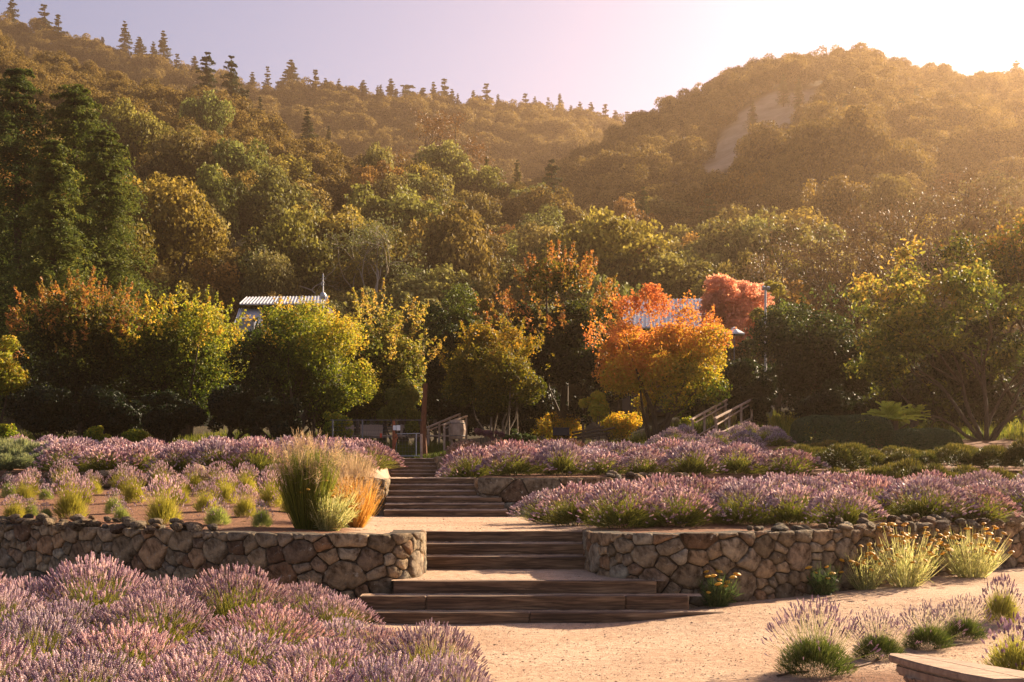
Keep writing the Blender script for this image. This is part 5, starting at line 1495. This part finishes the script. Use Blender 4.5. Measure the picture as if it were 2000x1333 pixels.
# ------------------------------------------------------------------ gate, wire fence, rails
def post(name, px, D, pyt, r, mat, root, o, pyb=None, lean=0.0, n=8):
    z0 = (ZY(pyb, D) if pyb else zsoft(WX(px, D), D)) - .05
    mb = MB(); mb.tube([(0, 0, z0 - o[2]), (lean, 0, ZY(pyt, D) - o[2])], r, n)
    return mb.build(name, mat, root, smooth=False, loc=(WX(px, D) - o[0], D - o[1], 0))
def bar(name, a, b, r, mat, root, o, n=6):
    mb = MB(); a, b = np.array(a) - np.array(o), np.array(b) - np.array(o)
    mb.tube([np.zeros(3), b - a], r, n); return mb.build(name, mat, root, loc=tuple(a))
D = 44.0; o = (WX(738, D), D, 2.38)
root = empty('wire_fence', o); tag(root, 'dark deer fence with a thin top rail left of the gate', 'fence')
for px in (650, 708): post('post', px, D, 820, .03, M['iron'], root, o)
for py, r_ in ((821, .022), (855, .015)):
    bar('rail', P(645, py, D), P(766, py, D), r_ * .7, M['iron'], root, o)
for k, py in enumerate(range(827, 890, 7)): bar('wire', P(645, py, D + .01), P(766, py, D + .01), .0035, M['iron'], root, o, 3)
for px in np.arange(652, 766, 8): bar('wire', P(px, 821, D + .01), P(px, 890, D + .01), .0035, M['iron'], root, o, 3)
o = (WX(796, D), D, 2.38)
root = empty('garden_gate', o); tag(root, 'narrow wire gate hung between the rusty left post and the pale right post', 'gate')
post('gate_post', 769, D, 822, .05, M['rust'], root, o, 893); post('gate_post', 823, D, 848, .05, M['rail_wood'], root, o, 893)
bar('top_rail', P(769, 821, D), P(824, 821, D), .015, M['iron'], root, o)
bar('frame', P(774, 848, D), P(820, 847, D), .015, M['galv'], root, o); bar('frame', P(774, 891, D), P(820, 891, D), .015, M['galv'], root, o)
bar('frame', P(774, 848, D), P(774, 891, D), .015, M['iron'], root, o); bar('frame', P(813, 848, D), P(813, 891, D), .02, M['galv'], root, o)
for px in np.arange(780, 813, 6): bar('wire', P(px, 848, D), P(px, 891, D), .0035, M['iron'], root, o, 3)
for py in np.arange(854, 890, 7): bar('wire', P(774, py, D), P(813, py, D), .0035, M['iron'], root, o, 3)
bevel_box('latch_box', (WX(773, D) - o[0], -.05, ZY(851, D) - 2.38), (.12, .08, .12), M['rust'], root, .01)
bevel_box('sill', (WX(796, D) - o[0], -.1, .03), (1.1, .2, .06), M['concrete'], root, .01)
mb = MB(); mb.tube([(0, 0, 0), (.14, 0, .62), (.22, 0, .7)], [.05, .045, .02], 6)
tag(mb.build('leaning_stake', M['rust'], None, loc=P(765, 893, 43.5)), 'short reddish stake leaning against the left gate post', 'stake')
mb = MB(); D5 = 45.5
mb.tube([(0, 0, 0), (-.05, 0, 1.2), (0.04, 0, 2.9)], [.13, .11, .08], 8)
tag(mb.build('tall_post', M['red_bark'], None, loc=(WX(829, D5), D5, 2.38)), 'tall rusty red trunk-like post right of the gate', 'post')
# notice plates hung on the fence
for px, py, w_, h_, mt, lb in [(770.5, 836, .11, .17, 'white', 'small white notice fixed to the rusty gate post'), (778, 836, .14, .19, 'white', 'pale six-sided plate hanging beside the gate post'), (744, 851, .08, .15, 'red_paint', 'small red tag hanging on the fence')]:
    tag(bevel_box('notice_plate', P(px, py, D - .1), (w_, .015, h_), M[mt], None, .012), lb, 'sign')
# weathered plank fence behind the gate with each plank its own piece
o = (WX(730, 49), 49.0, 2.4); root = empty('plank_fence', o); tag(root, 'low weathered plank fence in the shade behind the wire fence', 'fence')
for a, b_ in ((663, 690), (706, 724), (728, 748), (784, 818)):
    for px in np.arange(a, b_, 4.4):
        bevel_box('plank', (WX(px, 49) - o[0], 0, ZY(843, 49) - 2.4), (.083, .03, .55 + R.uniform(-.02, .02)), M['rail_wood'], root, 0)
bar('rail', P(660, 852, 48.9), P(905, 852, 48.9), .04, M['rail_wood'], root, o); bar('rail', P(660, 836, 49.1), P(820, 836, 49.1), .03, M['rail_wood'], root, o)
for px in (660, 698, 726, 752, 782, 820, 850, 874): bevel_box('post', (WX(px, 49) - o[0], .08, ZY(846, 49) - 2.4), (.12, .12, 1.1), M['wall_dark'], root, .01)
mb = MB(); pr_ = [(0, .26), (.15, .31), (.35, .34), (.55, .31), (.72, .26)]
mb.tube([(0, 0, z) for z, _ in pr_], [r for _, r in pr_], 14)
br = mb.build('wooden_barrel', M['rail_wood'], None, loc=P(893, 858, 47)); tag(br, 'round wooden barrel standing below the small hand rail', 'barrel')
for z in (.12, .6):
    hb = MB(); a = np.linspace(0, 2 * math.pi, 21); hb.tube([(math.cos(t) * .305, math.sin(t) * .305, z) for t in a], .014, 4, cap=False); hb.build('hoop', M['iron'], br)
# grassy bank behind the gate
mb = MB(); n = 9000
px = rng.uniform(640, 925, n); yy = rng.uniform(45, 48.5, n); xx = (px - 1000) * yy / F; z = zfun(xx, yy)
b = np.stack([xx, yy, z], 1); tp = b + rng.normal(0, .08, (n, 3)) * [1, 1, 0] + np.stack([np.zeros(n), np.zeros(n), .25 + .55 * ss((yy - 45) / 3) * rng.uniform(.7, 1.1, n)], 1)
blades(mb, b, tp, .022, rng.uniform(0, .35, n), .15, 1)
tag(mb.build('shaded_grass', M['grass']), kind='stuff')
# rough growth on the banks under the trees
mb = MB(); n = 60000
px = rng.uniform(-100, 2100, n); yy = 44 + 16 * rng.random(n); keep = ~((px > 640) & (px < 925) & (yy < 49)); px, yy = px[keep], yy[keep]; n = len(px)
xx = (px - 1000) * yy / F; z = zfun(xx, yy); b = np.stack([xx, yy, z - .02], 1)
tp = b + rng.normal(0, .1, (n, 3)) * [1, 1, 0] + np.stack([np.zeros(n), np.zeros(n), rng.uniform(.12, .45, n) * (1 + .6 * np.sin(xx * 1.3) * np.sin(yy * 1.1))], 1)
blades(mb, b, tp, .03, np.clip(.35 + .25 * np.sin(xx * .7) + rng.normal(0, .2, n), 0, 1), .2, 1)
tag(mb.build('ground_cover', M['grass']), kind='stuff')

def handrail(label, specs, D0, D1, steps=None):
    """specs: list of (px0, py0, px1, py1, D) rails from low to high"""
    px0, py0, px1, py1, Da, Db = specs[0]
    o = P(px0, py0, Da); root = empty('hand_rail', o); tag(root, label, 'hand rail')
    for k, (a, b_, c, d_, Da, Db) in enumerate(specs):
        A_, B_ = np.array(P(a, b_, Da)), np.array(P(c, d_, Db))
        mid = (A_ + B_) / 2; v = B_ - A_; L = np.linalg.norm(v)
        r = bevel_box('rail', tuple(mid - np.array(o)), (L, .09 if k == 0 else .05, .07 if k == 0 else .05), M['rail_wood'], root, .01)
        r.rotation_euler = Vector(v).to_track_quat('X', 'Z').to_euler()
    a, b_, c, d_, Da, Db = specs[0]
    for u in (.04, .36, .68, .97):
        q = np.array(P(a, b_, Da)) * (1 - u) + np.array(P(c, d_, Db)) * u
        zb = max(zsoft(q[0], q[1]), q[2] - 1.0) - .08
        zb = min(zb, q[2] - .9)
        bevel_box('post', (q[0] - o[0], q[1] - o[1], (q[2] + zb) / 2 - .03 - o[2]), (.08, .08, q[2] - zb), M['rail_wood'], root, .008)
    return root
handrail('left wooden hand rail climbing beside the steps between the orange maple and the lamp', [(1350, 820, 1419, 782, 44, 47.5), (1358, 826, 1421, 790, 44, 47.5), (1362, 852, 1420, 818, 44, 47.5)], 44, 47.5)
handrail('right wooden hand rail climbing beside the same steps, nearer the lamp', [(1396, 818, 1470, 780, 43.8, 47.3), (1400, 830, 1465, 790, 43.8, 47.3), (1402, 848, 1470, 816, 43.8, 47.3)], 43.8, 47.3)
handrail('small pale hand rail running down behind the gate on the right', [(834, 836, 899, 809, 47.5, 49), (836, 842, 895, 817, 47.5, 49)], 47.5, 49)
handrail('short second hand rail above the wooden barrel', [(866, 831, 912, 813, 46.5, 48), (868, 838, 905, 822, 46.5, 48)], 46.5, 48)
sroot = empty('garden_steps', P(1385, 852, 44.5)); tag(sroot, 'shaded timber steps between the two hand rails', 'steps')
for k in range(6):
    dd = 44.5 + k * .45; zz = zsoft(WX(1400, dd), dd) + .02 + k * .05
    bevel_box('step_board', (WX(1384 + k * 7, dd) - sroot.location[0], dd - sroot.location[1], zz - sroot.location[2]), (.95, .3, .14), M['timber'], sroot, .01)
# dark slanted sign board and low log rails
D = 43.0; o = P(1096, 862, D); root = empty('slanted_sign', o); tag(root, 'black slanted interpretive sign board on two short legs', 'sign')
s_ = bevel_box('board', (0, 0, ZY(843.5, D) - o[2]), (.58, .04, .34), M['black'], root, .006); s_.rotation_euler = (-.55, 0, 0)
for dx in (-.1, .1): bevel_box('leg', (dx, .05, .12), (.05, .05, .5), M['black'], root, .004)
D = 43.5; o = P(1139, 866, D); root = empty('log_rail_fence', o); tag(root, 'low rustic fence of dark logs right of the black sign', 'fence')
bar('post', P(1139, 873, D), P(1139, 826, D), .05, M['bark'], root, o)
for a, b_ in (((1118, 852), (1200, 836)), ((1115, 860), (1190, 846)), ((1118, 846), (1178, 834))): bar('log', P(*a, D), P(*b_, D + 1), .045, M['bark'], root, o)
# white panel seen through the trunks at left
tag(bevel_box('white_panel', P(414, 819, 58), (.72, .06, .68), M['white'], None, .01), 'white panel standing in light between dark trunks at left', 'panel')

# lamp pole with a concrete foot
D = 55.0; o = P(1497, 830, D); root = empty('lamp_pole', o); tag(root, 'tall grey lamp pole with two fixtures on a concrete foot', 'lamp pole')
post('pole', 1495, D, 562, .055, M['galv'], root, o, 830)
bevel_box('concrete_foot', (WX(1499, D) - o[0], 0, ZY(812, D) - o[2]), (.42, .42, .85), M['concrete'], root, .03)
bar('arm', P(1488, 566, D), P(1504, 566, D), .025, M['galv'], root, o)
for px, py in ((1491, 562), (1500, 563)):
    f_ = bevel_box('lamp_head', (WX(px, D) - o[0], -.06, ZY(py, D) - o[2]), (.13, .24, .12), M['galv'], root, .02); f_.rotation_euler = (.3, 0, R.uniform(-.4, .4))
# umbrella
D = 60.0; o = P(1434, 700, D); root = empty('market_umbrella', o); tag(root, 'off-white market umbrella between the orange maple and the dark evergreen', 'umbrella')
mb = MB(); a = np.arange(8) * math.pi / 4 + .2; r_ = .54
zc_ = ZY(652, D) - o[2]; za = ZY(643, D) - o[2]; zt_ = ZY(638.5, D) - o[2]
V = [(math.cos(t) * r_, math.sin(t) * r_, zc_) for t in a] + [(math.cos(t) * r_ * .28, math.sin(t) * r_ * .28, za) for t in a]
V2 = [(math.cos(t) * r_, math.sin(t) * r_, zc_ - .07) for t in a]
mb.add(V + V2, [(k, (k + 1) % 8, 8 + (k + 1) % 8, 8 + k) for k in range(8)] + [(16 + k, 16 + (k + 1) % 8, (k + 1) % 8, k) for k in range(8)])
mb.build('canopy', M['white'], root)
mb = MB(); mb.add([(math.cos(t) * r_ * .32, math.sin(t) * r_ * .32, za + .03) for t in a] + [(0, 0, zt_)], T=[(k, (k + 1) % 8, 8) for k in range(8)]); mb.build('vent', M['white'], root)
mb = MB(); mb.tube([(0, 0, -1.2), (0, 0, zt_ - .05)], .03, 6); mb.build('pole', M['iron'], root)

# ------------------------------------------------------------------ buildings behind the trees
def seam_roof(name, corners, n, mat, parent, o, rib=.05, th=.06):
    """corners: eave-left, eave-right, ridge-right, ridge-left (world)"""
    a, b, c, d = [np.array(q) - np.array(o) for q in corners]
    nn = unit(np.cross(b - a, d - a)); nn = nn if nn[2] > 0 else -nn
    mb = MB(); V = [a, b, c, d, a - nn * th, b - nn * th, c - nn * th, d - nn * th]
    mb.add(V, [(0, 1, 2, 3), (7, 6, 5, 4), (0, 4, 5, 1), (1, 5, 6, 2), (2, 6, 7, 3), (3, 7, 4, 0)])
    rf = mb.build(name, mat, parent)
    for k in range(n + 1):
        u = k / n; p, q = a + (b - a) * u, d + (c - d) * u; e = unit(b - a) * rib * .5
        sb = MB(); sb.add([p - e, p + e, q + e, q - e, p - e + nn * rib, p + e + nn * rib, q + e + nn * rib, q - e + nn * rib],
               [(4, 5, 6, 7), (0, 4, 7, 3), (1, 2, 6, 5), (0, 1, 5, 4), (3, 7, 6, 2)])
        sb.build('seam', mat, rf)
    return rf
D = 78.0; o = (WX(560, D), D, zsoft(WX(560, D), D)); root = empty('farm_building', o)
tag(root, 'dark building with pale standing seam roofs and a clerestory behind the left trees', 'building')
seam_roof('roof', [P(468, 594, D - 1), P(640, 593, D - 1), P(640, 579, D + 3), P(482, 581, D + 3)], 26, M['metal_roof'], root, o)
seam_roof('roof', [P(458, 634, D - 4), P(512, 637, D - 4), P(512, 604, D - .2), P(468, 604, D - .2)], 12, M['metal_roof'], root, o)
mb = MB()
for (a0, a1, b0, b1, dd, dp) in ((478, 640, 598, 640, D, 3.0), (450, 640, 640, 830, D - 4.5, 8.0)):
    x0, x1 = WX(a0, dd), WX(a1, dd); z1, z0 = ZY(b0, dd), ZY(b1, dd)
    mb.box(((x0 + x1) / 2 - o[0], dd + dp / 2 - o[1], (z0 + z1) / 2 - o[2]), (x1 - x0, dp, z1 - z0))
mb.build('wall', M['wall_dark'], root)
tag(COL.objects[-1])
mb = MB(); mb.box((WX(476, D - 5) - o[0], -4.62, ZY(654, D) - o[2]), (1.1, .1, .8)); mb.build('gable_panel', M['wall_pale'], root)
# weather vane
o = P(631, 590, D - 2); root = empty('weather_vane', o); tag(root, 'ornate weather vane finial on the ridge end of the left building', 'weather vane')
mb = MB(); mb.tube([(0, 0, -.6), (0, 0, .35), (0, 0, 1.6)], [.07, .05, .02], 8); mb.build('rod', M['galv'], root)
mb = MB(); mb.tube([(0, 0, .1), (0, 0, .2), (0, 0, .38), (0, 0, .55), (0, 0, .62)], [.05, .16, .22, .14, .04], 12); mb.build('ball', M['galv'], root, smooth=True)
mb = MB(); a = np.linspace(.6, 5.7, 16); mb.tube([(math.cos(t) * .12, 0, 1.12 + math.sin(t) * .12) for t in a], .022, 5); mb.build('scroll', M['galv'], root)
mb = MB(); mb.tube([(-.16, 0, 1.42), (.16, 0, 1.42)], [.015, .015], 4); mb.tube([(0, 0, 1.55), (0, 0, 1.78)], [.06, .01], 6); mb.build('pointer', M['galv'], root)
D = 74.0; o = (WX(1300, D), D, zsoft(WX(1300, D), D)); root = empty('barn_building', o)
tag(root, 'building with a weathered grey metal roof behind the orange maple', 'building')
seam_roof('roof', [P(1215, 640, D - 3.5), P(1388, 640, D - 3.5), P(1380, 584, D + 1), P(1222, 586, D + 1)], 22, M['metal_roof'], root, o, rib=.06)
mb = MB(); x0, x1 = WX(1222, D), WX(1378, D); zt_ = ZY(638, D - 3); mb.box(((x0 + x1) / 2 - o[0], -.2, (zt_ - .15 - o[2]) / 2), (x1 - x0, 5, zt_ - .2 - o[2])); mb.build('wall', M['wall_dark'], root)

# ------------------------------------------------------------------ air
HAZE = True
if HAZE:
    mb = MB(); mb.box((0, 330, 90), (1300, 760, 190))
    m, nt, out = new_mat('haze_air')
    v = N(nt, 'ShaderNodeVolumePrincipled')
    v.inputs['Color'].default_value = (1.0, .69, .44, 1)
    v.inputs['Density'].default_value = .00036
    v.inputs['Anisotropy'].default_value = .72
    nt.links.new(v.outputs[0], out.inputs['Volume'])
    m.cycles.homogeneous_volume = True
    tag(mb.build('haze', m), kind='stuff')
